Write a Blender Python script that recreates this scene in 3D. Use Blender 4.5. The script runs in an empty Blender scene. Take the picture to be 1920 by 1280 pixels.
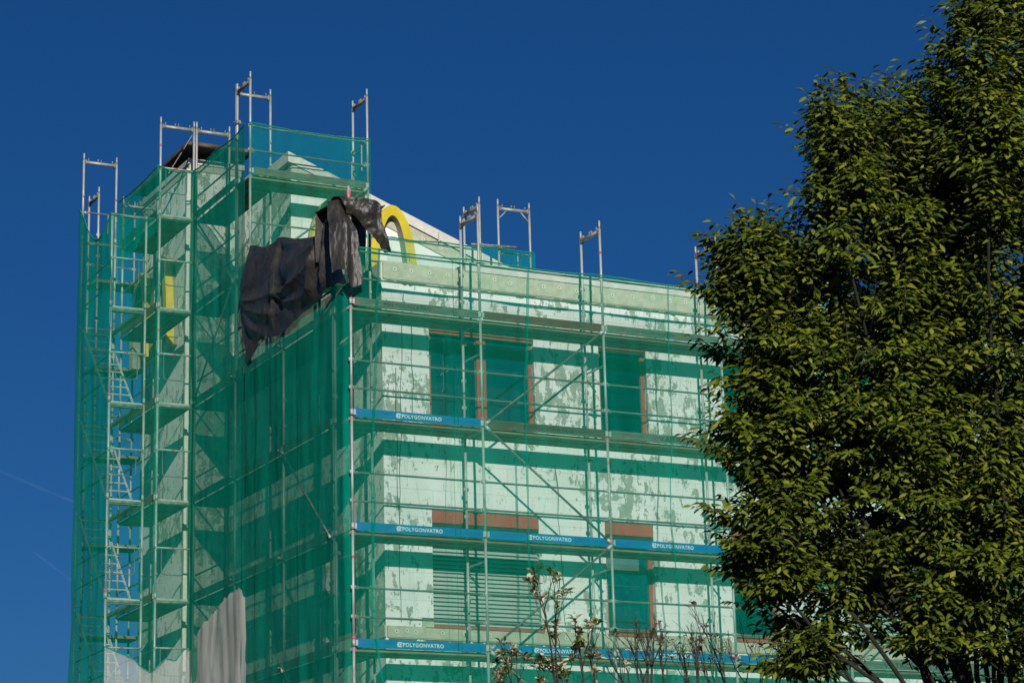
import bpy, math, random
import numpy as np
from mathutils import Vector, Matrix, noise as mnoise

random.seed(7)
rng = np.random.default_rng(11)
sc = bpy.context.scene
COL = sc.collection
GZ = -7.3                                    # street level (z = 0 is the lowest scaffold deck in view)
BAY = 2.53                                   # scaffold bay
DEP = 0.73                                   # scaffold width

# ------------------------------------------------------------------ materials
def new_mat(name):
    m = bpy.data.materials.new(name); m.use_nodes = True
    nt = m.node_tree; nt.nodes.clear()
    out = nt.nodes.new('ShaderNodeOutputMaterial')
    return m, nt, out
def N(nt, typ, **kw):
    n = nt.nodes.new(typ)
    for k, v in kw.items():
        if k in n.inputs: n.inputs[k].default_value = v
        else: setattr(n, k, v)
    return n
def L(nt, a, b): nt.links.new(a, b)
def coords(nt, scale=(1, 1, 1)):
    tc = N(nt, 'ShaderNodeTexCoord'); mp = N(nt, 'ShaderNodeMapping')
    mp.inputs['Scale'].default_value = scale
    L(nt, tc.outputs['Object'], mp.inputs['Vector'])
    return mp.outputs['Vector']
def ramp(nt, fac, stops):
    r = N(nt, 'ShaderNodeValToRGB')
    el = r.color_ramp.elements
    while len(el) < len(stops): el.new(0.5)
    for e, (p, c) in zip(el, stops):
        e.position = p; e.color = (*c, 1) if len(c) == 3 else c
    L(nt, fac, r.inputs['Fac'])
    return r.outputs['Color']
def mix(nt, fac, a, b, mode='MIX'):
    m = N(nt, 'ShaderNodeMix', data_type='RGBA', blend_type=mode)
    for s, v in ((0, fac), (6, a), (7, b)):
        if isinstance(v, (int, float)): m.inputs[s].default_value = v
        elif isinstance(v, tuple): m.inputs[s].default_value = (*v, 1) if len(v) == 3 else v
        else: L(nt, v, m.inputs[s])
    return m.outputs[2]
def noise(nt, vec, scale, detail=4, rough=.55, dist=0):
    n = N(nt, 'ShaderNodeTexNoise'); n.inputs['Scale'].default_value = scale
    n.inputs['Detail'].default_value = detail; n.inputs['Roughness'].default_value = rough
    n.inputs['Distortion'].default_value = dist
    L(nt, vec, n.inputs['Vector'])
    return n.outputs['Fac']
def bump(nt, h, strength, dist=.02):
    b = N(nt, 'ShaderNodeBump'); b.inputs['Strength'].default_value = strength
    b.inputs['Distance'].default_value = dist
    L(nt, h, b.inputs['Height'])
    return b.outputs['Normal']
def simple(name, c1, c2, scale=6, rough=.7, metal=0, bumpy=.15, stretch=(1, 1, 1), spec=.4):
    m, nt, out = new_mat(name)
    v = coords(nt, stretch)
    f = noise(nt, v, scale, 6, .65)
    col = ramp(nt, f, [(.32, c1), (.68, c2)])
    p = N(nt, 'ShaderNodeBsdfPrincipled')
    L(nt, col, p.inputs['Base Color'])
    p.inputs['Metallic'].default_value = metal
    p.inputs['Specular IOR Level'].default_value = spec
    rr = N(nt, 'ShaderNodeMapRange'); rr.inputs[3].default_value = max(rough - .15, .05); rr.inputs[4].default_value = min(rough + .15, 1)
    L(nt, f, rr.inputs[0]); L(nt, rr.outputs[0], p.inputs['Roughness'])
    if bumpy: L(nt, bump(nt, noise(nt, v, scale * 5, 4), bumpy, .01), p.inputs['Normal'])
    L(nt, p.outputs[0], out.inputs['Surface'])
    return m

M = {}
M['steel'] = simple('galvanised_steel', (.25, .26, .24), (.48, .49, .46), 9, .5, .25, .1, (1, 1, .25))
M['railsteel'] = simple('dull_rail_steel', (.075, .085, .075), (.19, .20, .18), 9, .55, .25, .1, (.25, 1, 1))
M['alu'] = simple('dull_aluminium', (.42, .43, .40), (.60, .60, .57), 9, .45, .3, .05)
M['rust'] = simple('grimy_ledger_steel', (.12, .11, .09), (.33, .31, .27), 14, .7, .2, .2)
M['red'] = simple('red_sleeve', (.45, .05, .05), (.7, .12, .12), 9, .55, 0, .05)
M['pink'] = simple('pink_sleeve', (.6, .07, .16), (.75, .15, .25), 9, .5, 0, .05)
M['deck'] = simple('weathered_deck_plank', (.08, .074, .05), (.20, .18, .125), 5, .85, 0, .3, (.35, 1, 1))
M['deckedge'] = simple('yellowed_plank_edge', (.13, .115, .055), (.25, .21, .10), 8, .8, 0, .2, (.4, 1, 1))
M['brownedge'] = simple('brown_plank_edge', (.12, .062, .035), (.25, .13, .07), 8, .8, 0, .2, (.4, 1, 1))
M['toe_blue'] = simple('blue_painted_board', (0.0, .095, .25), (.003, .15, .36), 5, .5, 0, .08, (.4, 1, 2))
M['toe_grey'] = simple('grey_weathered_board', (.05, .06, .045), (.145, .155, .12), 11, .85, 0, .3, (.35, 1, 2))
M['toe_brown'] = simple('brown_weathered_board', (.05, .022, .014), (.14, .062, .038), 9, .85, 0, .3, (.3, 1, 2.5))
M['toe_dark'] = simple('dark_olive_board', (.035, .031, .021), (.10, .085, .057), 9, .85, 0, .3, (.3, 1, 2.5))
M['white_ink'] = simple('worn_white_lettering', (.55, .6, .6), (.8, .82, .8), 20, .6, 0, .0)
M['dark_ink'] = simple('faded_dark_lettering', (.008, .010, .008), (.035, .04, .032), 20, .8, 0, .0)
M['brownframe'] = simple('reddish_brown_frame', (.27, .034, .02), (.38, .065, .038), 6, .6, 0, .1, (1, 1, .3))
M['fascia'] = simple('pale_metal_fascia', (.46, .45, .40), (.62, .60, .54), 4, .6, .05, .1)
M['mineral'] = simple('beige_mineral_strip', (.34, .345, .245), (.48, .48, .365), 7, .95, 0, .4)
M['disc'] = simple('white_plastic_disc', (.46, .47, .38), (.60, .60, .52), 20, .6, 0, .05)
M['slab'] = simple('dirty_roof_slab', (.02, .016, .012), (.17, .125, .085), 3.5, .9, 0, .4, (1, 1, 2))
M['shadegap'] = simple('shade_and_groove_black', (.012, .010, .008), (.03, .026, .02), 5, .9, 0, .2)  # near-black: under-slab shade put into the colour, also used for grooves
M['yellow'] = simple('yellow_sign_plastic', (.50, .37, .012), (.66, .52, .03), 3, .35, 0, .03, (1, 1, .6), .5)
M['signside'] = simple('shaded_grey_sign_return', (.16, .155, .135), (.26, .25, .22), 6, .6, 0, .05)  # grey return, darkened so the arches' inner shading sits in the colour
M['blind'] = simple('pale_venetian_slat', (.36, .44, .40), (.46, .53, .48), 5, .5, .1, .03, (.3, 1, 4))
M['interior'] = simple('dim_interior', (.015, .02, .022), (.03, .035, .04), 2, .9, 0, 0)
M['roller'] = simple('pale_roller_blind', (.42, .44, .36), (.5, .52, .43), 4, .8, 0, .05)
M['rope'] = simple('green_net_hem', (.0, .16, .11), (.01, .24, .17), 20, .8, 0, .2)
M['bark'] = simple('grey_brown_bark', (.009, .008, .006), (.03, .026, .02), 14, .9, 0, .5, (1, 1, .3))
M['twig'] = simple('dark_twig', (.022, .014, .011), (.06, .042, .034), 20, .85, 0, .3)
M['asphalt'] = simple('asphalt', (.035, .035, .035), (.065, .065, .062), 30, .95, 0, .4)
M['roofing'] = simple('grey_roof_felt', (.08, .08, .08), (.16, .16, .15), 6, .95, 0, .3)
M['cable'] = simple('dark_cable', (.02, .03, .03), (.05, .06, .05), 20, .8, 0, 0)

def wall_mat(name, white1, white2, patch1, patch2, thr, spots, fine, rough_bump):
    """old rendered foam board: board joints, flaked patches, filler spots"""
    m, nt, out = new_mat(name)
    v = coords(nt)
    big = noise(nt, v, .55, 2, .5)
    mid = noise(nt, v, 4.4, 8, .66, .3)
    # vertical runs of torn adhesive
    vs = coords(nt, (3.2, 3.2, .85))
    run = noise(nt, vs, 2.3, 9, .7, .45)
    a = N(nt, 'ShaderNodeMath', operation='MULTIPLY_ADD'); L(nt, big, a.inputs[0]); a.inputs[1].default_value = .75; L(nt, mid, a.inputs[2])
    b = N(nt, 'ShaderNodeMath', operation='MULTIPLY_ADD'); L(nt, run, b.inputs[0]); b.inputs[1].default_value = .9; L(nt, a.outputs[0], b.inputs[2])
    pm = ramp(nt, b.outputs[0], [(0, (0, 0, 0)), (1, (1, 1, 1))])
    st = N(nt, 'ShaderNodeMapRange', interpolation_type='SMOOTHSTEP'); st.inputs[1].default_value = thr; st.inputs[2].default_value = thr + .012
    ero = N(nt, 'ShaderNodeMath', operation='MULTIPLY_ADD'); L(nt, noise(nt, v, 21, 6, .75), ero.inputs[0]); ero.inputs[1].default_value = .34; L(nt, b.outputs[0], ero.inputs[2])
    L(nt, ero.outputs[0], st.inputs[0])
    # small filler marks
    vo = N(nt, 'ShaderNodeTexVoronoi'); vo.inputs['Scale'].default_value = 3.4; vo.inputs['Randomness'].default_value = 1
    wv = noise(nt, v, 9, 3)
    vadd = N(nt, 'ShaderNodeVectorMath', operation='ADD'); L(nt, v, vadd.inputs[0])
    wsc = N(nt, 'ShaderNodeVectorMath', operation='SCALE'); wsc.inputs['Scale'].default_value = .22
    ncol = N(nt, 'ShaderNodeTexNoise'); ncol.inputs['Scale'].default_value = 14; L(nt, v, ncol.inputs['Vector'])
    L(nt, ncol.outputs['Color'], wsc.inputs[0]); L(nt, wsc.outputs[0], vadd.inputs[1]); L(nt, vadd.outputs[0], vo.inputs['Vector'])
    sp = N(nt, 'ShaderNodeMapRange', interpolation_type='SMOOTHSTEP'); sp.inputs[1].default_value = spots; sp.inputs[2].default_value = spots * .8
    sp.inputs[3].default_value = 0; sp.inputs[4].default_value = 1
    L(nt, vo.outputs['Distance'], sp.inputs[0])
    # thin scratches
    sv = coords(nt, (5, 5, 1.4)); sn = noise(nt, sv, 5, 6, .7, 1.2)
    sr = N(nt, 'ShaderNodeMapRange', interpolation_type='SMOOTHSTEP'); sr.inputs[1].default_value = fine; sr.inputs[2].default_value = fine + .015
    L(nt, sn, sr.inputs[0])
    # board joints, both along x and along y walls: use x+y as the running coordinate
    sx = N(nt, 'ShaderNodeSeparateXYZ'); L(nt, v, sx.inputs[0])
    ad = N(nt, 'ShaderNodeMath', operation='ADD'); L(nt, sx.outputs[0], ad.inputs[0]); L(nt, sx.outputs[1], ad.inputs[1])
    cx = N(nt, 'ShaderNodeCombineXYZ'); L(nt, ad.outputs[0], cx.inputs[0]); L(nt, sx.outputs[2], cx.inputs[1])
    br = N(nt, 'ShaderNodeTexBrick'); br.offset = .5
    br.inputs['Scale'].default_value = 1; br.inputs['Brick Width'].default_value = 1.0; br.inputs['Row Height'].default_value = .5
    br.inputs['Mortar Size'].default_value = .006; br.inputs['Mortar Smooth'].default_value = .2
    br.inputs['Color1'].default_value = (1, 1, 1, 1); br.inputs['Color2'].default_value = (.93, .94, .93, 1); br.inputs['Mortar'].default_value = (.62, .66, .6, 1)
    L(nt, cx.outputs[0], br.inputs['Vector'])
    base = ramp(nt, noise(nt, v, 1.3, 5, .6), [(.3, white1), (.7, white2)])
    base = mix(nt, .75, base, br.outputs['Color'], 'MULTIPLY')
    pcol = ramp(nt, noise(nt, v, 7, 5), [(.3, patch1), (.7, patch2)])
    c = mix(nt, st.outputs[0], base, pcol)
    c = mix(nt, sp.outputs[0], c, patch1)
    c = mix(nt, sr.outputs[0], c, patch1)
    p = N(nt, 'ShaderNodeBsdfPrincipled'); p.inputs['Roughness'].default_value = .9; p.inputs['Specular IOR Level'].default_value = .2
    L(nt, c, p.inputs['Base Color'])
    inv = N(nt, 'ShaderNodeMath', operation='SUBTRACT'); inv.inputs[0].default_value = 1; L(nt, st.outputs[0], inv.inputs[1])
    hh = N(nt, 'ShaderNodeMath', operation='MULTIPLY_ADD'); L(nt, noise(nt, v, 22, 5, .7), hh.inputs[0]); hh.inputs[1].default_value = .5; L(nt, inv.outputs[0], hh.inputs[2])
    L(nt, bump(nt, hh.outputs[0], rough_bump, .012), p.inputs['Normal'])
    L(nt, p.outputs[0], out.inputs['Surface'])
    return m
M['wall'] = wall_mat('weathered_white_board', (.68, .69, .66), (.78, .785, .76), (.25, .28, .225), (.35, .38, .32), 1.575, .055, .655, .3)
M['wallside'] = wall_mat('flaking_white_board', (.68, .72, .65), (.84, .86, .80), (.24, .29, .20), (.40, .44, .34), 1.53, .06, .60, .7)
M['gable'] = wall_mat('clean_white_board', (.70, .71, .67), (.80, .81, .78), (.40, .43, .35), (.5, .52, .44), 1.95, .02, .72, .15)

def glass_mat():
    m, nt, out = new_mat('window_glass')
    g = N(nt, 'ShaderNodeBsdfGlossy'); g.inputs['Roughness'].default_value = .03; g.inputs['Color'].default_value = (.75, .85, .9, 1)
    t = N(nt, 'ShaderNodeBsdfTransparent'); t.inputs['Color'].default_value = (.80, .86, .88, 1)
    fr = N(nt, 'ShaderNodeFresnel'); fr.inputs['IOR'].default_value = 1.9
    mx = N(nt, 'ShaderNodeMixShader'); L(nt, fr.outputs[0], mx.inputs[0]); L(nt, t.outputs[0], mx.inputs[1]); L(nt, g.outputs[0], mx.inputs[2])
    L(nt, mx.outputs[0], out.inputs['Surface'])
    return m
M['glass'] = glass_mat()

def net_mat(name, c1, c2, cover_lo, cover_hi, refl=.33, trans=.95):
    """debris mesh: open weave thinner and denser in vertical streaks"""
    m, nt, out = new_mat(name)
    v = coords(nt, (1, 1, .09)); vv = coords(nt)
    streak = noise(nt, v, 3.2, 5, .6)
    cloud = noise(nt, vv, .9, 3, .5)
    ad = N(nt, 'ShaderNodeMath', operation='ADD'); L(nt, streak, ad.inputs[0]); L(nt, cloud, ad.inputs[1])
    cov = N(nt, 'ShaderNodeMapRange'); cov.inputs[1].default_value = .65; cov.inputs[2].default_value = 1.35
    cov.inputs[3].default_value = cover_lo; cov.inputs[4].default_value = cover_hi
    L(nt, ad.outputs[0], cov.inputs[0])
    # doubled folds: thin wandering lines where the mesh lies on itself
    fl = noise(nt, coords(nt, (1, 1, .16)), 1.7, 5, .55, .6)
    ab = N(nt, 'ShaderNodeMath', operation='SUBTRACT'); L(nt, fl, ab.inputs[0]); ab.inputs[1].default_value = .5
    ab2 = N(nt, 'ShaderNodeMath', operation='ABSOLUTE'); L(nt, ab.outputs[0], ab2.inputs[0])
    fr = N(nt, 'ShaderNodeMapRange', interpolation_type='SMOOTHSTEP'); fr.inputs[1].default_value = .0; fr.inputs[2].default_value = .009; fr.inputs[3].default_value = .13; fr.inputs[4].default_value = 0
    L(nt, ab2.outputs[0], fr.inputs[0])
    cv = N(nt, 'ShaderNodeMath', operation='ADD', use_clamp=True); L(nt, cov.outputs[0], cv.inputs[0]); L(nt, fr.outputs[0], cv.inputs[1]); cov = cv
    col = ramp(nt, streak, [(.3, c1), (.7, c2)])
    d = N(nt, 'ShaderNodeBsdfDiffuse'); L(nt, mix(nt, 1.0, col, (refl, refl, refl), 'MULTIPLY'), d.inputs['Color'])
    tl = N(nt, 'ShaderNodeBsdfTranslucent'); L(nt, mix(nt, 1.0, col, (trans, trans, trans), 'MULTIPLY'), tl.inputs['Color'])
    ms = N(nt, 'ShaderNodeAddShader'); L(nt, d.outputs[0], ms.inputs[0]); L(nt, tl.outputs[0], ms.inputs[1])
    tr = N(nt, 'ShaderNodeBsdfTransparent')
    mx = N(nt, 'ShaderNodeMixShader'); L(nt, cov.outputs[0], mx.inputs[0]); L(nt, tr.outputs[0], mx.inputs[1]); L(nt, ms.outputs[0], mx.inputs[2])
    L(nt, mx.outputs[0], out.inputs['Surface'])
    return m
M['net'] = net_mat('green_debris_mesh', (.0, .40, .25), (.0, .52, .34), .22, .33, .42)
M['netdense'] = net_mat('green_debris_mesh_side', (.0, .36, .24), (.0, .49, .335), .57, .72, .56, .38)
M['netside'] = net_mat('green_debris_mesh_far_side', (.0, .35, .24), (.0, .49, .335), .62, .78, .54, .38)
M['netthick'] = net_mat('green_debris_mesh_folded', (.0, .34, .23), (.0, .50, .34), .66, .86, .5, .7)
M['netseam'] = net_mat('green_mesh_doubled', (.0, .30, .20), (.0, .42, .29), .50, .80, .48, .5)
M['netgrey'] = net_mat('grey_debris_mesh', (.44, .42, .38), (.62, .595, .54), .60, .84, 1.0, .2)
M['netgreythin'] = net_mat('thin_grey_debris_mesh', (.55, .56, .55), (.70, .70, .68), .30, .42, .8, .2)

def tarp_mat():
    m, nt, out = new_mat('black_plastic_tarpaulin')
    v = coords(nt); vs = coords(nt, (1, 1, .4))
    f = noise(nt, vs, 7, 8, .7, .6)
    col = ramp(nt, f, [(.3, (.017, .016, .016)), (.55, (.036, .032, .028)), (.8, (.10, .083, .062))])  # lightest brownish tone paints highlights into the plastic's colour
    p = N(nt, 'ShaderNodeBsdfPrincipled'); L(nt, col, p.inputs['Base Color'])
    p.inputs['Roughness'].default_value = .42; p.inputs['Specular IOR Level'].default_value = .5
    L(nt, bump(nt, f, .55, .03), p.inputs['Normal'])
    L(nt, p.outputs[0], out.inputs['Surface'])
    return m
M['tarp'] = tarp_mat()

def leaf_mat(name, stops, trans=.35):
    m, nt, out = new_mat(name)
    g = N(nt, 'ShaderNodeNewGeometry')
    col = ramp(nt, g.outputs['Random Per Island'], stops)
    p = N(nt, 'ShaderNodeBsdfPrincipled'); L(nt, col, p.inputs['Base Color']); p.inputs['Roughness'].default_value = .55
    p.inputs['Specular IOR Level'].default_value = .25
    tl = N(nt, 'ShaderNodeBsdfTranslucent')
    tc = mix(nt, 1.0, col, (1.0, 1.1, .35), 'MULTIPLY'); L(nt, tc, tl.inputs['Color'])
    mx = N(nt, 'ShaderNodeMixShader'); mx.inputs[0].default_value = trans
    L(nt, p.outputs[0], mx.inputs[1]); L(nt, tl.outputs[0], mx.inputs[2]); L(nt, mx.outputs[0], out.inputs['Surface'])
    return m
M['leaf'] = leaf_mat('hornbeam_leaf', [(0, (.038, .064, .006)), (.4, (.090, .128, .009)), (.8, (.18, .215, .015)), (1, (.26, .28, .024))], .27)
M['youngleaf'] = leaf_mat('young_magnolia_leaf', [(0, (.10, .14, .02)), (1, (.22, .25, .06))])
M['petal'] = leaf_mat('wilted_petal', [(0, (.34, .26, .14)), (.35, (.60, .53, .36)), (1, (.74, .68, .52))], .25)
M['pinkpetal'] = leaf_mat('pink_petal', [(0, (.35, .22, .24)), (1, (.55, .42, .42))], .25)

# ------------------------------------------------------------------ mesh builder
class MB:
    def __init__(s): s.v = []; s.f = []; s.mi = []; s.mats = []
    def mat(s, key):
        if key not in s.mats: s.mats.append(key)
        return s.mats.index(key)
    def face(s, pts, key):
        i = len(s.v); s.v += [tuple(p) for p in pts]; s.f.append(tuple(range(i, i + len(pts)))); s.mi.append(s.mat(key))
    def box(s, lo, hi, key):
        x0, y0, z0 = lo; x1, y1, z1 = hi; i = len(s.v)
        s.v += [(x0, y0, z0), (x1, y0, z0), (x1, y1, z0), (x0, y1, z0), (x0, y0, z1), (x1, y0, z1), (x1, y1, z1), (x0, y1, z1)]
        for q in ((0, 3, 2, 1), (4, 5, 6, 7), (0, 1, 5, 4), (1, 2, 6, 5), (2, 3, 7, 6), (3, 0, 4, 7)):
            s.f.append(tuple(i + k for k in q)); s.mi.append(s.mat(key))
    def tube(s, pts, rad, key, seg=7, cap=True):
        pts = [Vector(p) for p in pts]; n = len(pts)
        rad = rad if isinstance(rad, (list, tuple)) else [rad] * n
        i0 = len(s.v); k = s.mat(key)
        ref = None
        for j, p in enumerate(pts):
            d = (pts[min(j + 1, n - 1)] - pts[max(j - 1, 0)]).normalized()
            if ref is None: ref = Vector((0, 0, 1)) if abs(d.z) < .9 else Vector((1, 0, 0))
            a = d.cross(ref).normalized(); b = a.cross(d).normalized(); ref = b if abs(d.dot(b)) < .5 else ref
            for t in range(seg):
                an = 2 * math.pi * t / seg
                s.v.append(tuple(p + (a * math.cos(an) + b * math.sin(an)) * rad[j]))
        for j in range(n - 1):
            for t in range(seg):
                t2 = (t + 1) % seg
                s.f.append((i0 + j * seg + t, i0 + j * seg + t2, i0 + (j + 1) * seg + t2, i0 + (j + 1) * seg + t)); s.mi.append(k)
        if cap:
            s.f.append(tuple(i0 + t for t in range(seg))[::-1]); s.mi.append(k)
            s.f.append(tuple(i0 + (n - 1) * seg + t for t in range(seg))); s.mi.append(k)
    def mesh(s, name, smooth=False):
        me = bpy.data.meshes.new(name)
        me.from_pydata(s.v, [], s.f)
        for k in s.mats: me.materials.append(M[k])
        me.polygons.foreach_set('material_index', s.mi)
        if smooth: me.polygons.foreach_set('use_smooth', [True] * len(s.f))
        me.update()
        return me

def tag(o, label=None, cat=None, group=None, kind=None):
    if label: o['label'] = label
    if cat: o['category'] = cat
    if group: o['group'] = group
    if kind: o['kind'] = kind
    return o
def empty(name, loc, label=None, cat=None, group=None):
    o = bpy.data.objects.new(name, None); COL.objects.link(o); o.location = loc; o.empty_display_size = .2
    return tag(o, label, cat, group)
WL = {}
def wloc(o): return WL.get(o.name, Vector(o.location))
def put(name, me, parent=None, loc=(0, 0, 0)):
    """link a mesh whose vertices are relative to the world point loc"""
    if isinstance(me, MB): me = me.mesh(name)
    o = bpy.data.objects.new(name, me); COL.objects.link(o)
    loc = Vector(loc)
    if parent:
        o.parent = parent; o.location = loc - wloc(parent)
    else: o.location = loc
    WL[o.name] = loc
    return o
def smooth(o):
    o.data.polygons.foreach_set('use_smooth', [True] * len(o.data.polygons)); return o

# ------------------------------------------------------------------ ground
g = MB()
R = 1500
g.face([(-R, -R, GZ), (R, -R, GZ), (R, R, GZ), (-R, R, GZ)], 'asphalt')
tag(put('ground', g), kind='structure')

# ------------------------------------------------------------------ building
XL, YF = 1.04, 1.0          # left and front wall planes
bld = empty('commercial_building', (XL, YF, GZ), 'white flat roofed building being re-insulated behind green scaffold nets with a tall gabled corner', 'building')
XR, YB = 24.0, 14.0
TOPF = 7.17
wins_top = [(1.97, 4.12, 4.2, 6.22, 2), (5.50, 6.53, 4.2, 6.22, 1), (8.2, 9.24, 4.2, 6.22, 1), (10.9, 13.05, 4.2, 6.22, 2), (14.6, 15.6, 4.2, 6.22, 1), (17.3, 18.3, 4.2, 6.22, 1)]
wins_low = [(1.97, 4.12, .58, 2.65, 2), (5.50, 6.53, .58, 2.65, 1), (8.2, 9.24, .58, 2.65, 1), (10.9, 13.05, .58, 2.65, 2), (14.6, 15.6, .58, 2.65, 1), (17.3, 18.3, .58, 2.65, 1)]
wins_gr = [(a, b, c - 3.62, d - 3.62, n) for a, b, c, d, n in wins_low]
def wall_with_holes(x0, x1, z0, z1, holes, depth):
    """front wall (plane y=YF) cut by rectangular openings with reveals"""
    b = MB()
    xs = sorted(set([x0, x1] + [h[0] for h in holes] + [h[1] for h in holes])); zs = sorted(set([z0, z1] + [h[2] for h in holes] + [h[3] for h in holes]))
    for i in range(len(xs) - 1):
        for j in range(len(zs) - 1):
            cx, cz = (xs[i] + xs[i + 1]) / 2, (zs[j] + zs[j + 1]) / 2
            if any(h[0] < cx < h[1] and h[2] < cz < h[3] for h in holes): continue
            b.face([(xs[i], 0, zs[j]), (xs[i + 1], 0, zs[j]), (xs[i + 1], 0, zs[j + 1]), (xs[i], 0, zs[j + 1])], 'W')
    for h in holes:
        a, c, d, e = h[:4]
        b.face([(a, 0, d), (a, 0, e), (a, depth, e), (a, depth, d)], 'W')
        b.face([(c, 0, d), (c, depth, d), (c, depth, e), (c, 0, e)], 'W')
        b.face([(a, 0, e), (c, 0, e), (c, depth, e), (a, depth, e)], 'W')
        b.face([(a, 0, d), (a, depth, d), (c, depth, d), (c, 0, d)], 'W')
    return b
M['W'] = M['wall']
holes = wins_top + wins_low + wins_gr
fw_ = put('front_wall', wall_with_holes(XL, XR, GZ, TOPF, holes, .2), bld, (0, YF, 0))
# side wall (plane x = XL) with two rows of openings, built in the same way and turned
side_holes = [(2.3, 3.7, 4.2, 6.1, 1), (2.3, 3.7, .58, 2.5, 1), (2.3, 3.7, -3.04, -1.1, 1)]
def turn(b): # x->y, y->x (wall along y facing -x)
    b.v = [(p[1], p[0], p[2]) for p in b.v]; b.f = [tuple(reversed(q)) for q in b.f]; return b
M['W'] = M['wallside']
sw = turn(wall_with_holes(YF, 9.4, GZ, TOPF, side_holes, .2))
put('side_wall', sw, bld, (XL, 0, 0))
M['W'] = M['wall']
b = MB(); b.box((XL + .1, YF + .3, 6.7), (XR - .1, YB, 6.95), 'roofing'); put('flat_roof', b, bld)
b = MB(); b.box((XR - .3, YF + .01, GZ), (XR - .01, YB, TOPF - .01), 'wall'); b.box((XL + .5, YB - .3, GZ), (XR - .31, YB - .01, TOPF - .01), 'wall'); put('rear_wall', b, bld)
b = MB(); b.box((XL + .5, YF + .9, GZ), (XR - .4, YF + 1.0, 6.69), 'interior'); put('interior_partition', b, bld)
# parapet: mineral strip, cap
b = MB(); b.box((1.06, -.035, 6.86), (XR, .0, 7.165), 'mineral'); put('parapet_strip', b, bld, (0, YF - .003, 0))
b = MB(); b.box((2.72, -.06, 7.172), (XR, .38, 7.315), 'fascia'); b.box((2.72, -.075, 7.285), (XR, .39, 7.33), 'fascia'); put('parapet_cap', b, bld, (0, YF, 0))
b = MB(); b.box((1.045, .0, 7.172), (2.715, .3, 7.2), 'mineral'); put('parapet_cap', b, bld, (0, YF, 0))
b = MB(); b.box((-.03, .0, 6.86), (0, 4.9, 7.165), 'mineral'); put('parapet_strip', b, bld, (XL - .003, YF, 0))
# torn lower edge of the strip : ragged flakes of white and green
for (zt, x0, x1, nm) in ((6.855, 1.1, 16, 'torn_edge'), (.325, 1.1, 16, 'torn_edge')):
    b = MB(); n = int((x1 - x0) / .018); hs_ = []
    for k in range(n + 1):
        x = x0 + (x1 - x0) * k / n
        f = mnoise.noise(Vector((x * 1.7, zt, 3))) + .8 * mnoise.noise(Vector((x * 5.1, zt, 8))) + .35 * mnoise.noise(Vector((x * 17, zt, 1)))
        hs_.append((x, max(.004, min(.11, .03 + .10 * f))))
    for (xa, ha), (xb, hb) in zip(hs_, hs_[1:]):
        b.face([(xa, 0, zt - .012 - ha), (xb, 0, zt - .012 - hb), (xb, 0, zt - .012), (xa, 0, zt - .012)], 'toe_grey')
    put(nm, b, bld, (0, YF - .006, 0))
    b = MB(); b.box((x0, -.022, zt - .010), (x1 + 6, -.002, zt - .001), 'disc'); put('base_profile', b, bld, (0, YF, 0))
# sill band of the lower floor (between the windows' sills)
b = MB(); xs = 1.06
segs = [(1.06, 1.80, .33, .53), (1.80, 4.2, .33, .515), (4.2, 5.44, .33, .56), (5.44, 6.6, .33, .515), (6.6, 8.1, .33, .58), (8.1, 9.3, .33, .515), (9.3, 10.8, .33, .57), (10.8, 13.1, .33, .515), (13.1, XR, .33, .56)]
for a, c, d, e in segs: b.box((a, -.03, d), (c - .002, 0, e), 'mineral')
b.box((1.74, -.03, .53), (1.965, -.0, .70), 'mineral')
put('sill_strip', b, bld, (0, YF - .003, 0))
b = MB(); b.box((-.03, 0, .33), (0, 2.2, .54), 'mineral'); put('sill_strip', b, bld, (XL - .003, YF - .03, 0))
# anchor discs
db = MB(); nseg = 14
ring = [(.045 * math.cos(2 * math.pi * k / nseg), -.008, .045 * math.sin(2 * math.pi * k / nseg)) for k in range(nseg)]
db.face(ring, 'disc'); 
for k in range(nseg):
    p, q = ring[k], ring[(k + 1) % nseg]; db.face([q, p, (p[0], 0, p[2]), (q[0], 0, q[2])], 'disc')
ir = [(.014 * math.cos(2 * math.pi * k / 8), -.0095, .014 * math.sin(2 * math.pi * k / 8)) for k in range(8)]
db.face(ir, 'toe_grey')
dm = db.mesh('anchor_disc')
xd = 1.29
spots_top = [1.29, 1.62, 1.99, 2.36, 2.97, 3.32, 3.64, 4.35]
while xd < 4.5: xd += .33
xd = 4.7
while xd < 16: spots_top.append(xd + random.uniform(-.04, .04)); xd += random.choice([.36, .4, .44])
for x in spots_top:
    put('anchor_disc', dm, bld, (x, YF - .04, 7.045 + random.uniform(-.02, .02)))
for x in [1.23, 1.43, 1.6, 2.12, 2.56, 3.83, 3.05, 4.6, 4.8, 8.46, 8.63, 9.6, 10.2]:
    put('anchor_disc', dm, bld, (x, YF - .035, .445 + random.uniform(-.015, .015)))

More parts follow.
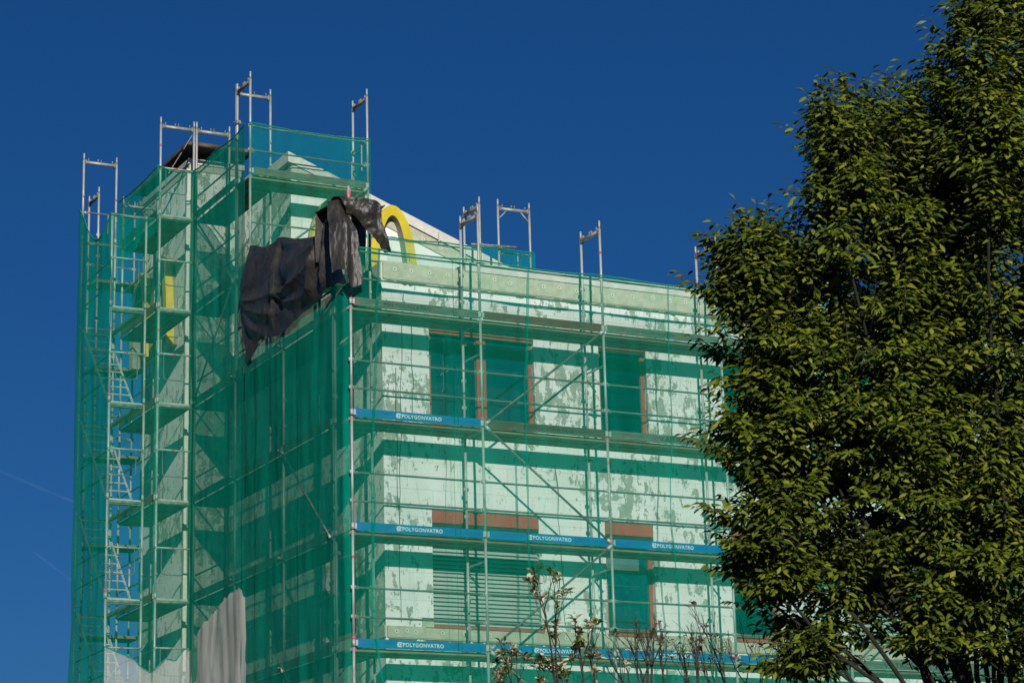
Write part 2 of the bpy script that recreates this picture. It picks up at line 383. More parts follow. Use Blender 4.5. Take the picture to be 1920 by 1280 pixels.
def window(x0, x1, z0, z1, panes, blind=None, roller=False, header=True, face='F', base=YF):
    """frame > pane, sill, header ; in a 0.2 m reveal"""
    fr = MB(); d0, d1 = .10, .165; w = .075
    fr.box((x0 + .002, d0, z0 + .002), (x0 + w, d1, z1 - .002), 'brownframe'); fr.box((x1 - w, d0, z0 + .002), (x1 - .002, d1, z1 - .002), 'brownframe')
    fr.box((x0 + w, d0 + .002, z0 + .002), (x1 - w, d1 - .002, z0 + w), 'brownframe'); fr.box((x0 + w, d0 + .002, z1 - w), (x1 - w, d1 - .002, z1 - .002), 'brownframe')
    gaps = []
    if panes == 2:
        xm = x0 + 1.10 if x1 - x0 > 2 else (x0 + x1) / 2
        fr.box((xm - .095, d0 - .012, z0 + w), (xm + .095, d1 + .003, z1 - w), 'brownframe')
        fr.box((xm - .03, d0 - .02, z0 + w), (xm - .02, d0 - .012, z1 - w), 'shadegap'); fr.box((xm + .02, d0 - .02, z0 + w), (xm + .03, d0 - .012, z1 - w), 'shadegap')
        gaps = [(x0 + w, xm - .095), (xm + .095, x1 - w)]
    else: gaps = [(x0 + w, x1 - w)]
    f = lambda bb: turn(bb) if face == 'L' else bb
    loc = (0, base, 0) if face == 'F' else (base, 0, 0)
    wf = put('window', f(fr), bld, loc)
    for a, c in gaps:
        p = MB(); p.box((a, d0 + .025, z0 + w), (c, d0 + .035, z1 - w), 'glass'); put('pane', f(p), wf, loc)
    s = MB(); s.box((x0 - .01, -.045, z0 - .055), (x1 + .05, .1, z0 - .002), 'brownframe'); put('sill', f(s), wf, loc)
    if header:
        h = MB(); h.box((x0 + .003, -.004, z1 - .235), (x1 - .003, .095, z1 - .003), 'brownframe')
        h.box((x0 + .003, .02, z1 - .30), (x1 - .003, .095, z1 - .237), 'shadegap'); put('blind_box', f(h), wf, loc)
    if blind:
        s = MB(); z = z0 + .06; zt = z1 - .26
        while z < zt:
            q = [(x0 + .02, .03, z), (x1 - .02, .03, z), (x1 - .02, .085, z + .066), (x0 + .02, .085, z + .066)]
            s.face(q, 'blind'); s.face([(x0 + .02, .03, z), (x0 + .02, .028, z + .012), (x1 - .02, .028, z + .012), (x1 - .02, .03, z)], 'blind'); z += .0745
        s.box((x0 + .03, .03, z0 + .02), (x1 - .03, .08, z0 + .05), 'blind'); put('venetian_blind', f(s), wf, loc)
    if roller:
        s = MB(); s.box((x0 + .1, d1 + .03, z1 - 1.15), (x1 - .22, d1 + .04, z1 - .62), 'roller'); s.box((x0 + .1, d1 + .02, z1 - .88), (x1 - .22, d1 + .03, z1 - .855), 'brownframe'); put('roller_blind', f(s), wf, loc)
    return wf
for k, w in enumerate(wins_top): window(*w[:5])
for k, w in enumerate(wins_low): window(*w[:5], blind=w[4] == 2, roller=k in (1, 2))
for k, w in enumerate(wins_gr): window(*w[:5])
for w in side_holes: window(*w[:5], face='L', base=XL, header=False)
# lintel strips over the wide top window
b = MB(); b.box((1.975, .0, 5.925), (4.115, .018, 5.955), 'brownframe'); put('lintel_rail', b, bld, (0, YF, 0))

# gabled upper storey, set back
TX, TY = 1.27, 5.98; TXR = 9.0; TYB = 13.0
SL = (9.38 - 10.82) / (5.04 - 1.27)
def zr(x): return 10.82 + SL * (x - TX)
b = MB()
b.face([(TX, 0, 6.5), (TXR, 0, 6.5), (TXR, 0, zr(TXR) - .02), (TX, 0, zr(TX) - .02)], 'gable')
put('gable_wall', b, bld, (0, TY, 0))
b = MB(); b.face([(0, TYB, 6.5), (0, TY, 6.5), (0, TY, zr(TX) - .02), (0, TYB, zr(TX) - .02)], 'wallside'); put('gable_side_wall', b, bld, (TX, 0, 0))
# beige strip along the verge with discs
def prism(b, prof, y0, y1, key):
    n = len(prof)
    b.face([(x, y0, z) for x, z in prof], key); b.face([(x, y1, z) for x, z in reversed(prof)], key)
    for k in range(n):
        (xa, za), (xb, zb) = prof[k], prof[(k + 1) % n]; b.face([(xb, y0, zb), (xa, y0, za), (xa, y1, za), (xb, y1, zb)], key)
b = MB(); prism(b, [(TX + .01, zr(TX) - .42), (TXR, zr(TXR) - .42), (TXR, zr(TXR) - .13), (TX + .01, zr(TX) - .13)], -.03, -.002, 'mineral'); put('verge_strip', b, bld, (0, TY, 0))
for x in (1.6, 2.2, 2.7, 3.2, 3.75, 4.2, 4.6, 5.0):
    put('anchor_disc', dm, bld, (x, TY - .034, zr(x) - .27 + random.uniform(-.03, .03)))
b = MB(); prism(b, [(TX - .08, zr(TX) - .10), (TXR, zr(TXR) - .135), (TXR, zr(TXR) + .08), (TX - .08, zr(TX) + .115)], -.06, TYB - TY, 'fascia')
prism(b, [(TX + .0, zr(TX) - .135), (TXR, zr(TXR) - .165), (TXR, zr(TXR) - .14), (TX + .0, zr(TX) - .105)], -.045, -.02, 'shadegap')
put('pent_roof', b, bld, (0, TY, 0))
b = MB(); b.box((4.93, -.1, 9.2), (4.955, -.075, 9.42), 'alu')
put('roof_pin', b, bld, (-.4, TY, .18))

# sign pylon with its flat dark roof slab
PX, PY, PYB = .20, 9.10, 12.2
b = MB(); b.box((PX, PY + .002, GZ), (1.34, PYB, 11.5), 'wallside'); put('pylon_wall', b, bld)
b = MB(); b.box((PX - .09, PY - .06, GZ), (PX + .02, PY + .0, 11.42), 'disc'); put('corner_bead', b, bld)
b = MB(); b.box((PX - .05, PY - .05, 11.545), (1.42, PYB + .05, 11.66), 'fascia'); b.box((PX - .02, PY - .02, 11.40), (1.36, PYB + .02, 11.54), 'mineral'); put('cornice', b, bld)
b = MB(); b.box((PX + .14, PY + .14, 11.50), (1.28, PYB - .14, 11.855), 'shadegap'); b.box((.04, 8.79, 11.855), (1.52, 12.44, 11.872), 'shadegap'); b.box((.03, 8.78, 11.874), (1.53, 12.45, 11.945), 'slab'); put('roof_slab', b, bld)  # neck and underside coloured near-black to carry the shade below the slab
# stay wires on the pylon roof
b = MB(); b.tube([(-.35, 8.9, 11.2), (.1, 8.7, 12.05)], .006, 'alu', 5); put('stay_wire', b, bld)
# hanging cables on the front wall
for x, za, zb, dx in ((1.45, 6.6, 2.6, -.12), (1.62, 6.4, 4.1, .0), (1.28, 5.2, .6, .05), (4.5, 3.6, .7, .1), (2.6, 7.1, 6.2, .03)):
    b = MB(); pts = [(x + dx * t / 12 + .015 * math.sin(t * 1.7 + x), YF - .02 - .02 * math.sin(t), za + (zb - za) * t / 12) for t in range(13)]
    b.tube(pts, .006, 'cable', 5); put('hanging_cable', b, bld)

# ------------------------------------------------------------------ arch signs
def arch_sign(name, label, origin, width, height, axis, depth):
    """two joined arches, flared legs; face outward, grey return edge"""
    half = width / 2
    def arch_pts(c, ho, hi, n=26):
        outer = []; inner = []
        for k in range(n + 1):
            t = k / n; a = math.pi * t
            u = -math.cos(a)
            sh = abs(math.sin(a)) ** .78
            outer.append((c + ho * u, height * sh)); inner.append((c + hi * u, (height - .22) * sh))
        return outer, inner
    rt = empty(name, origin, label, 'sign', 'arch signs')
    for sgn, c in ((-1, -half * .545), (1, half * .545)):
        ho, hi = half * .46, half * .46 - .225
        o, i = arch_pts(c, ho, hi)
        if sgn > 0: pass
        b = MB()
        def P(u, z, d): return (u, -d, z) if axis == 'x' else (-d, u, z)
        dd = depth if sgn < 0 else depth - .004
        n = len(o)
        for k in range(n - 1):
            q = [P(*o[k], dd), P(*o[k + 1], dd), P(*i[k + 1], dd), P(*i[k], dd)]
            b.face(q if axis == 'x' else q[::-1], 'yellow')
            q = [P(*o[k], 0.08), P(*o[k + 1], .08), P(*o[k + 1], dd), P(*o[k], dd)]; b.face(q, 'yellow')
            q = [P(*o[k], 0.0), P(*o[k + 1], .0), P(*o[k + 1], .08), P(*o[k], .08)]; b.face(q, 'signside')
            q = [P(*i[k], dd), P(*i[k + 1], dd), P(*i[k + 1], 0), P(*i[k], 0)]; b.face(q, 'signside')
            # raised bevel along the face
        for e in (0, n - 1):
            q = [P(*o[e], 0), P(*o[e], dd), P(*i[e], dd), P(*i[e], 0)]; b.face(q, 'yellow')
        put('arch', b, rt, origin)
    return rt
arch_sign('arch_sign', 'yellow double arch sign on the gable wall, half hidden by the black tarpaulin', (2.77, TY - .002, 7.95), 2.42, 2.05, 'x', .24)
arch_sign('arch_sign', 'yellow double arch sign seen edge-on on the pylon behind the stair scaffold', (PX - .002, 11.05, 7.72), 2.5, 2.1, 'y', .25)

# ------------------------------------------------------------------ scaffold components (meshes shared between copies)
_cache = {}
def frame_mesh(h, axis, top=False, red=None, low=False, gusset=False, grime=False):
    key = ('fr', h, axis, top, red, low, gusset, grime)
    if key in _cache: return _cache[key]
    b = MB()
    def P(a, o, z): return (a, o, z) if axis == 'x' else (o, a, z)
    def bx(a0, a1, o0, o1, z0, z1, k):
        p, q = P(a0, o0, z0), P(a1, o1, z1)
        b.box(tuple(min(i, j) for i, j in zip(p, q)), tuple(max(i, j) for i, j in zip(p, q)), k)
    for i, a in enumerate((0, DEP)):
        zt = h + (.14 if top else -.0)
        b.tube([P(a, 0, 0 if not low else 0), P(a, 0, h - .02 if not top else h - .02)], .0245, 'steel', 9)
        if top: b.tube([P(a, 0, h - .021), P(a, 0, zt)], .0195, 'steel', 8)
        if not low:
            b.tube([P(a, 0, .0), P(a, 0, .11)], .029, 'steel', 9)     # socket swelling over the spigot
        if red and red[i]:
            for z, kk in ((.0, 'pink'), (-.62 % h if not low else h - .6, 'red'))[:2 if red[i] == 2 else 1]:
                b.tube([P(a, 0, z + .115), P(a, 0, z + .165)], .027, kk, 9)
        # wedge boxes that take the rails
        for z in ([.5, 1.0] if not low else [h - 1.5, h - 1.0]):
            bx(a - .012, a + .012, -.045, .045, z - .035, z + .03, 'steel')
    n = [h] if not low else [h, h - 2, h - 4]
    for hh in n:
        bx(.026, DEP - .026, -.024, .024, hh - .085, hh - .03, 'rust' if grime or not top else 'steel')
        if top:
            for a in (.09, .30, .37, .62): bx(a, a + .018, -.02, .02, hh - .03, hh + .035, 'rust')
            bx(.026, .06, -.027, .027, hh - .11, hh - .005, 'rust'); bx(DEP - .06, DEP - .026, -.027, .027, hh - .11, hh - .005, 'rust')
        if gusset:
            b.tube([P(.025, 0, hh - .27), P(.20, 0, hh - .085)], .013, 'steel', 6); b.tube([P(DEP - .025, 0, hh - .27), P(DEP - .20, 0, hh - .085)], .013, 'steel', 6)
    me = b.mesh('frame', True); me.polygons.foreach_set('use_smooth', [len(p.vertices) == 4 and abs(p.normal.z) < .9 and p.area < .05 * 3 for p in me.polygons]); _cache[key] = me
    return me
def deck_mesh(length, axis, edge='deckedge'):
    key = ('dk', length, axis, edge)
    if key in _cache: return _cache[key]
    b = MB()
    def bx(a0, a1, o0, o1, z0, z1, k):
        p, q = ((a0, o0, z0), (a1, o1, z1)) if axis == 'x' else ((o0, a0, z0), (o1, a1, z1))
        b.box(p, q, k)
    for o0, o1 in ((.035, .355), (.372, .695)):
        bx(.04, length - .04, o0 + .012, o1 - .012, -.072, -.03, 'deck')
        bx(.04, length - .04, o0, o0 + .012, -.085, -.026, edge); bx(.04, length - .04, o1 - .012, o1, -.085, -.026, edge)
        for t in (.04, length * .33, length * .66, length - .08): bx(t, t + .04, o0 + .012, o1 - .012, -.084, -.072, 'deck')
    _cache[key] = b.mesh('deck'); return _cache[key]
def rail_mesh(length, axis):
    key = ('rl', length, axis)
    if key in _cache: return _cache[key]
    b = MB(); P = (lambda a, z, o=0: (a, o, z)) if axis == 'x' else (lambda a, z, o=0: (o, a, z))
    b.tube([P(.06, 0), P(length - .06, 0)], .0185, 'railsteel', 8)
    for a0, a1 in ((.02, .12), (length - .12, length - .02)):
        p, q = P(a0, -.022, -.005), P(a1, .022, .005); b.box(p if p[0] <= q[0] and p[1] <= q[1] else q, q if p[0] <= q[0] and p[1] <= q[1] else p, 'steel')
    me = b.mesh('guard_rail'); _cache[key] = me; return me
def toe_mesh(length, axis, key_):
    key = ('toe', length, axis, key_)
    if key in _cache: return _cache[key]
    b = MB()
    lo, hi = ((.05, -.014, -.028), (length - .05, .014, .122)) if axis == 'x' else ((-.014, .05, -.028), (.014, length - .05, .122))
    b.box(lo, hi, key_)
    for a in (.02, length - .06):
        lo, hi = ((a, -.018, .0), (a + .04, .018, .1)) if axis == 'x' else ((-.018, a, .0), (.018, a + .04, .1)); b.box(lo, hi, 'steel')
    _cache[key] = b.mesh('toe_board'); return _cache[key]
def brace(parent, p, q, r=.021):
    b = MB(); p, q = Vector(p), Vector(q); d = (q - p).normalized()
    b.tube([Vector((0, 0, 0)) + d * .06, q - p - d * .06], r, 'railsteel', 8)
    for e, s in ((Vector((0, 0, 0)), 1), (q - p, -1)):
        c = e + d * s * .04; b.tube([c - d * .055, c + d * .055], .036, 'steel', 8)
    return smooth(put('diagonal_brace', b, parent, p))
def coupler(parent, p):
    b = MB(); b.box((-.04, -.045, -.035), (.04, .04, .035), 'rust'); b.tube([(-.09, 0, 0), (.09, 0, 0)], .009, 'rust', 6); b.tube([(0, -.075, -.01), (0, .05, -.01)], .011, 'rust', 6)
    b.tube([(.05, -.02, -.03), (.05, -.02, .04)], .012, 'rust', 6)
    return put('coupler', b, parent, p)

# lettering on the toe boards
def text_mesh(body, size, key, squash=1.0, off=.012, extr=.0):
    cu = bpy.data.curves.new('board_lettering', 'FONT'); cu.body = body; cu.size = size; cu.align_x = 'LEFT'; cu.align_y = 'CENTER'
    cu.offset = off * size; cu.space_character = 1.12; cu.resolution_u = 3
    o = bpy.data.objects.new('tmp', cu); COL.objects.link(o)
    dg = bpy.context.evaluated_depsgraph_get(); dg.update()
    me = bpy.data.meshes.new_from_object(o.evaluated_get(dg)); bpy.data.objects.remove(o); bpy.data.curves.remove(cu)
    n = len(me.vertices); co = np.zeros(n * 3); me.vertices.foreach_get('co', co); co = co.reshape(-1, 3)
    w = co[:, 0].max() - co[:, 0].min(); co[:, 0] -= co[:, 0].min()
    return co, [tuple(p.vertices) for p in me.polygons], w
def lettering(parent, loc, body, height, width, key, logo=False):
    co, fs, w = text_mesh(body, 1, key, off=.016)
    h = co[:, 1].max() - co[:, 1].min(); cy = (co[:, 1].max() + co[:, 1].min()) / 2
    b = MB(); k = b.mat(key)
    x0 = height * 1.35 if logo else 0
    b.v = [(x0 + x / w * (width - x0), 0, (y - cy) / h * height) for x, y, z in co]; b.f = [tuple(f) for f in fs]; b.mi = [k] * len(fs)
    if logo:   # round emblem with a swoosh on its left and a bite on its right
        H = height * .62; n = 22
        for r0, r1, a0, a1, cx in ((H * .62, H, .35, 5.6, H), (H * 0, H * .34, 0, 6.283, H * 1.05), (H * 1.15, H * 1.38, 2.2, 4.1, H)):
            for t in range(n):
                p, q = a0 + (a1 - a0) * t / n, a0 + (a1 - a0) * (t + 1) / n
                b.face([(cx + r * math.cos(a), 0, r * math.sin(a)) for r, a in ((r0, p), (r1, p), (r1, q), (r0, q))], key)
    return put('board_lettering', b, parent, loc)

# ------------------------------------------------------------------ scaffold along the front wall
LV = [0, 2, 4, 6]
S1 = empty('scaffold', (0, 0, GZ), 'long steel scaffold along the front wall with blue and grey toe boards', 'scaffold', 'steel scaffolds round the building')
NB = 6
for i in range(NB + 1):
    x = i * BAY
    put('frame', frame_mesh(-GZ, 'y', low=True, red=(False, False)), S1, (x, 0, GZ))
    for z in LV:
        reds = (2 if (i * 7 + z) % 5 < 2 else (i + z // 2) % 3 == 0, False)
        put('frame', frame_mesh(2.0, 'y', top=(z == 6), red=reds), S1, (x, 0, z))
    for z in LV[:]:
        if (i + z // 2) % 3 == 1 and z: coupler(S1, (x + .02, DEP + .02, z - .3)); 
toe_kind = {6: ['toe_grey', 'toe_brown', 'toe_grey', 'toe_grey', 'toe_grey', 'toe_brown'], 4: ['toe_blue', 'toe_dark', 'toe_grey', 'toe_grey', 'toe_dark', 'toe_grey'],
            2: ['toe_blue'] * 4 + ['toe_grey', 'toe_blue'], 0: ['toe_blue'] * 4 + ['toe_grey', 'toe_grey']}
toe_label = {'toe_grey': 'grey green weathered toe board', 'toe_brown': 'brown weathered toe board', 'toe_dark': 'dark olive toe board', 'toe_blue': 'bright blue toe board'}
texts = {(6, 0): ('POLYGONVATRO', 'dark_ink', .62, .075, .92, False), (6, 2): ('POLYGONVATRO', 'dark_ink', .80, .05, .7, False),
         (4, 0): ('POLYGONVATRO', 'white_ink', .84, .070, .86, True), (4, 1): ('POLYGONVATRO', 'dark_ink', .80, .075, 1.0, False), (4, 2): ('VATRO', 'dark_ink', 1.07, .10, .62, False),
         (2, 0): ('POLYGONVATRO', 'white_ink', .82, .070, .86, True), (2, 1): ('POLYGONVATRO', 'white_ink', .83, .070, .86, True), (2, 2): ('POLYGONVATRO', 'white_ink', .84, .070, .86, True), (2, 3): ('POLYGONVATRO', 'white_ink', .9, .070, .86, True),
         (0, 0): ('POLYGONVATRO', 'white_ink', .80, .070, .86, True), (0, 1): ('POLYGONVATRO', 'white_ink', .9, .070, .86, True), (0, 2): ('POLYGONVATRO', 'white_ink', .78, .070, .86, True), (0, 3): ('POLYGONVATRO', 'white_ink', .7, .070, .86, True), (0, 4): ('VATRO', 'dark_ink', .7, .10, .62, False)}
for z in LV:
    for i in range(NB):
        x = i * BAY
        put('deck', deck_mesh(BAY, 'x', 'brownedge' if (i + z // 2) % 3 else 'deckedge'), S1, (x, 0, z))
        t = put('toe_board', toe_mesh(BAY, 'x', toe_kind[z][i]), S1, (x, -.03, z)); t['label'] = toe_label[toe_kind[z][i]]
        if (z, i) in texts:
            body, ink, dx, hh, ww, lg = texts[(z, i)]
            lettering(t, (x + dx, -.03 - .0165, z + .048), body, hh, ww, ink, lg)
        for zz in (.5, 1.0):
            put('guard_rail', rail_mesh(BAY, 'x'), S1, (x, .0 + .04, z + zz))
for p, q in (((2 * BAY, 6), (BAY, 4)), ((BAY, 4), (2 * BAY, 2)), ((2 * BAY, 2), (BAY, 0)), ((BAY, 0), (2 * BAY, -2)),
             ((5 * BAY, 6), (4 * BAY, 4)), ((4 * BAY, 4), (5 * BAY, 2)), ((5 * BAY, 2), (4 * BAY, 0))):
    brace(S1, (p[0] + (.04 if p[0] < q[0] else -.04), -.055, p[1] - .02), (q[0] + (.04 if q[0] < p[0] else -.04), -.055, q[1] + .04))
# hanging bracket ends / tie tubes to the wall
for i in range(NB + 1):
    for z in (1.62, 5.4):
        b = MB(); b.tube([(i * BAY + .1, .2, z), (i * BAY + .1, YF - .01, z)], .019, 'steel', 7); put('wall_tie', b, S1)

# ------------------------------------------------------------------ scaffold along the left wall
YP = [.80, 3.19, 5.69, 8.12]
S2 = empty('scaffold', (0, .8, GZ), 'steel scaffold along the left wall behind the dense green net', 'scaffold', 'steel scaffolds round the building')
for j, y in enumerate(YP):
    put('frame', frame_mesh(-GZ, 'x', low=True, red=(False, False)), S2, (0, y + (.05 if j == 2 else 0), GZ))
    tops = [6, 6, 10, 10][j]
    for z in range(0, tops + 1, 2):
        put('frame', frame_mesh(2.0, 'x', top=(z == tops), red=((j + z // 2) % 3 == 0, False)), S2, (0.0, y + (.05 if j == 2 else 0), z))
for j in range(3):
    y0, ln = YP[j], round(YP[j + 1] - YP[j], 3)
    for z in ([0, 2, 4, 6, 8, 10] if j == 2 else [0, 2, 4, 6]):
        put('deck', deck_mesh(ln, 'y'), S2, (0, y0, z))
        t = put('toe_board', toe_mesh(ln, 'y', 'toe_grey' if z != 4 else 'toe_dark'), S2, (-.03, y0, z))
        for zz in (.5, 1.0): put('guard_rail', rail_mesh(ln, 'y'), S2, (.04, y0, z + zz))
# corner infill deck between the two runs
for z in (0, 2, 4, 6):
    b = MB(); b.box((.05, DEP + .0, z - .08), (.68, .80, z - .03), 'deck'); put('deck', b, S2)
brace(S2, (-.055, 8.06, 10), (-.055, 5.75, 8)); brace(S2, (-.055, 5.75, 8), (-.055, 8.06, 6))
brace(S2, (-.055, 3.15, 4), (-.055, .85, 2)); brace(S2, (-.055, 3.15, 0), (-.055, .85, -2))
for y in (3.19, 5.69):
    for z in (0, 2, 4, 6): coupler(S2, (-.03, y, z + .03))

# ------------------------------------------------------------------ scaffold in front of the gable
S3 = empty('scaffold', (0, 4.96, 6.0), 'short steel scaffold standing on the roof before the gable, highest of all', 'scaffold', 'steel scaffolds round the building')
Y3 = 4.96
for x, z0, zt in ((0, 6, 12), (BAY, 6, 12), (2 * BAY - .03, 6, 10)):
    for z in range(z0, zt, 2):
        put('frame', frame_mesh(2.0, 'y', top=(z == zt - 2), red=(z == 8, False), grime=True), S3, (x, Y3, z))
b = put('frame', frame_mesh(2.0, 'x', top=True, gusset=True), S3, (5.46, Y3, 8)); put('frame', frame_mesh(2.0, 'x'), S3, (5.46, Y3, 6))
for i in range(2):
    put('deck', deck_mesh(BAY, 'x'), S3, (i * BAY, Y3, 8)); put('toe_board', toe_mesh(BAY, 'x', 'toe_grey'), S3, (i * BAY, Y3 - .03, 8))
    for zz in (.5, 1.0): put('guard_rail', rail_mesh(BAY, 'x'), S3, (i * BAY, Y3 + .04, 8 + zz))
put('deck', deck_mesh(BAY, 'x'), S3, (0, Y3, 10)); put('toe_board', toe_mesh(BAY, 'x', 'toe_grey'), S3, (0, Y3 - .03, 10))
for zz in (.5, 1.0): put('guard_rail', rail_mesh(BAY, 'x'), S3, (0, Y3 + .04, 10 + zz))
put('guard_rail', rail_mesh(DEP, 'y'), S3, (BAY - .04, Y3, 10.98)); put('guard_rail', rail_mesh(DEP, 'y'), S3, (BAY - .04, Y3, 10.55)); put('guard_rail', rail_mesh(DEP, 'y'), S3, (.04, Y3, 10.5))
brace(S3, (BAY - .05, Y3 - .055, 9.97), (.06, Y3 - .055, 8.02))
b = MB(); b.tube([(4.8, 0, 9.07), (5.84, 0, 9.12)], .026, 'rust', 9); put('tie_tube', smooth(put('x', b)).data, S3, (0, Y3 - .06, 0)); bpy.data.objects.remove(bpy.data.objects['x'])
for x in (5.03, 5.46): coupler(S3, (x, Y3 - .03, 9.08))
put('guard_rail', rail_mesh(.75, 'x'), S3, (5.46, Y3 + .04, 9.0))
for x in (5.62, 6.05):
    b = MB(); b.tube([(x, Y3 + .3, 8), (x, Y3 + .3, 9.12)], .014, 'steel', 7); put('guard_post', b, S3)
b = MB(); b.tube([(2.44, Y3 + .60, 10.15), (2.44, Y3 + .60, 10.75)], .014, 'alu', 7); b.tube([(2.44, Y3 + .09, 10.4), (2.44, Y3 + .09, 11.0)], .014, 'alu', 7); put('guard_post', b, S3)
for p in ((0, Y3 + .71, 11.3), (0.02, 5.72, 9.9)): coupler(S3, p)

# ------------------------------------------------------------------ pylon scaffold and stair tower
def end_guard(parent, x0, x1, y, z):
    b = MB(); b.tube([(x0 - .03, y, z + 1.02), (x1 + .03, y, z + 1.02)], .019, 'steel', 8)
    xa, xb = x0 + .11, x1 - .16; r = .07
    pts = [(xa, y, z + 1.0), (xa, y, z + .55)] + [(xa + r - r * math.cos(a), y, z + .55 - r * math.sin(a)) for a in (.4, .8, 1.2, 1.57)] + [(xb - r + r * math.sin(a), y, z + .55 - r * math.cos(a)) for a in (0, .4, .8, 1.2, 1.57)] + [(xb, y, z + 1.0)]
    b.tube(pts, .0105, 'railsteel', 7)
    if random.random() < .6: b.tube([(x0 + .28, y, z + 1.02), (x0 + .36, y, z + 1.02)], .023, 'red', 8)
    return smooth(put('end_guard', b, parent))
S4 = empty('scaffold', (-.79, 8.15, GZ), 'steel scaffold round the sign pylon with dark decks seen from below', 'scaffold', 'steel scaffolds round the building')
YN, YFR = 8.12, 10.58
for y, tops in ((YN, 10), (YFR, 10)):
    put('frame', frame_mesh(-GZ, 'x', low=True, red=(False, False)), S4, (-.79, y, GZ))
    for z in range(0, tops + 1, 2):
        if z == 10 and y == YFR: put('frame', frame_mesh(1.0, 'x', top=True), S4, (-.79, y, z))
        else: put('frame', frame_mesh(2.0, 'x', top=(z == tops), red=(2 if z in (6, 10) else False, z == 8)), S4, (-.79, y, z))
ln = round(YFR - YN, 3)
for z in (0, 2, 4, 6, 8, 10):
    put('deck', deck_mesh(ln, 'y'), S4, (-.79, YN, z)); put('toe_board', toe_mesh(ln, 'y', 'toe_brown'), S4, (-.82, YN, z))
    b = MB(); b.box((-.75, YN + .03, z - .09), (-.10, YN + .065, z + .02), 'steel'); put('end_board', b, S4)
    for zz in (.5, 1.0): put('guard_rail', rail_mesh(ln, 'y'), S4, (-.75, YN, z + zz))
    end_guard(S4, -.79, -.06, YN - .03, z)
for x, z1, z2 in ((-.02, 9.55, 9.5),):
    pass
# back run behind the pylon
S6 = empty('scaffold', (-.6, 12.95, GZ), 'scaffold frames rising behind the sign pylon, only their tops showing above the net', 'scaffold', 'steel scaffolds round the building')
for x in (-.61, .48):
    put('frame', frame_mesh(-GZ, 'y', low=True), S6, (x, 12.97, GZ))
    for z in range(0, 11, 2): put('frame', frame_mesh(2.0, 'y', top=(z == 10), red=(z == 8, False), grime=True), S6, (x, 12.97, z))
for z in (0, 2, 4, 6, 8, 10): put('deck', deck_mesh(1.09, 'x'), S6, (-.61, 12.97, z))
for z in (6.5, 7, 8.5, 9, 10.5, 11): put('guard_rail', rail_mesh(1.09, 'x'), S6, (-.61, 12.97 + .7, z))

S5 = empty('stair_scaffold', (-1.74, 8.36, GZ), 'narrow scaffold stair tower with a ladder on every level at the left end', 'scaffold', 'steel scaffolds round the building')
YS, YSF, XS = 8.33, 10.42, -1.74
for y, tops in ((YS, 8), (YSF, 10)):
    put('frame', frame_mesh(-GZ, 'x', low=True, red=(False, False)), S5, (XS, y, GZ))
    for z in range(0, tops + 1, 2):
        put('frame', frame_mesh(1.82 if z == tops and y == YSF else 2.0, 'x', top=(z == tops and y == YSF), red=(2 if z == 6 else z == 2, False)), S5, (XS, y, z))
put('guard_rail', rail_mesh(DEP, 'x'), S5, (XS, YSF - .03, 10.62))
b = MB(); b.tube([(XS + .55, YSF - .03, 10.62), (XS + .55, YSF - .03, 10.2)], .012, 'steel', 6); put('guard_post', b, S5)
lad_cache = None
for z in (0, 2, 4, 6, 8):
    b = MB(); b.box((XS + .60, YS + .02, z - .085), (XS + .70, YSF - .05, z - .03), 'deck'); b.box((XS + .04, YS + .02, z - .085), (XS + .59, YS + .2, z - .03), 'deck'); b.box((XS + .04, YS + .005, z - .1), (XS + .70, YS + .02, z - .0), 'alu'); put('deck', b, S5)
    if z < 8:
        if lad_cache is None:
            b = MB(); y0, y1 = .03, 1.98
            for xx in (.0, .52): b.tube([(xx, y0, -.10), (xx, y1, 1.98)], .024, 'alu', 6)
            b2 = MB(); n = 10
            me = b.mesh('ladder')
            rb = MB()
            for k in range(n):
                t = (k + .6) / n; rb.tube([(.0, y0 + (y1 - y0) * t, -.10 + 2.08 * t), (.52, y0 + (y1 - y0) * t, -.10 + 2.08 * t)], .015, 'alu', 6)
            lad_cache = (me, rb.mesh('rungs'))
        ld = put('ladder', lad_cache[0], S5, (XS + .03, YS, z)); put('rungs', lad_cache[1], ld, (XS + .03, YS, z))
    end_guard(S5, XS, XS + DEP, YS - .03, z)
    for zz in (.5, 1.0): put('guard_rail', rail_mesh(round(YSF - YS, 3), 'y'), S5, (XS + .04, YS, z + zz))

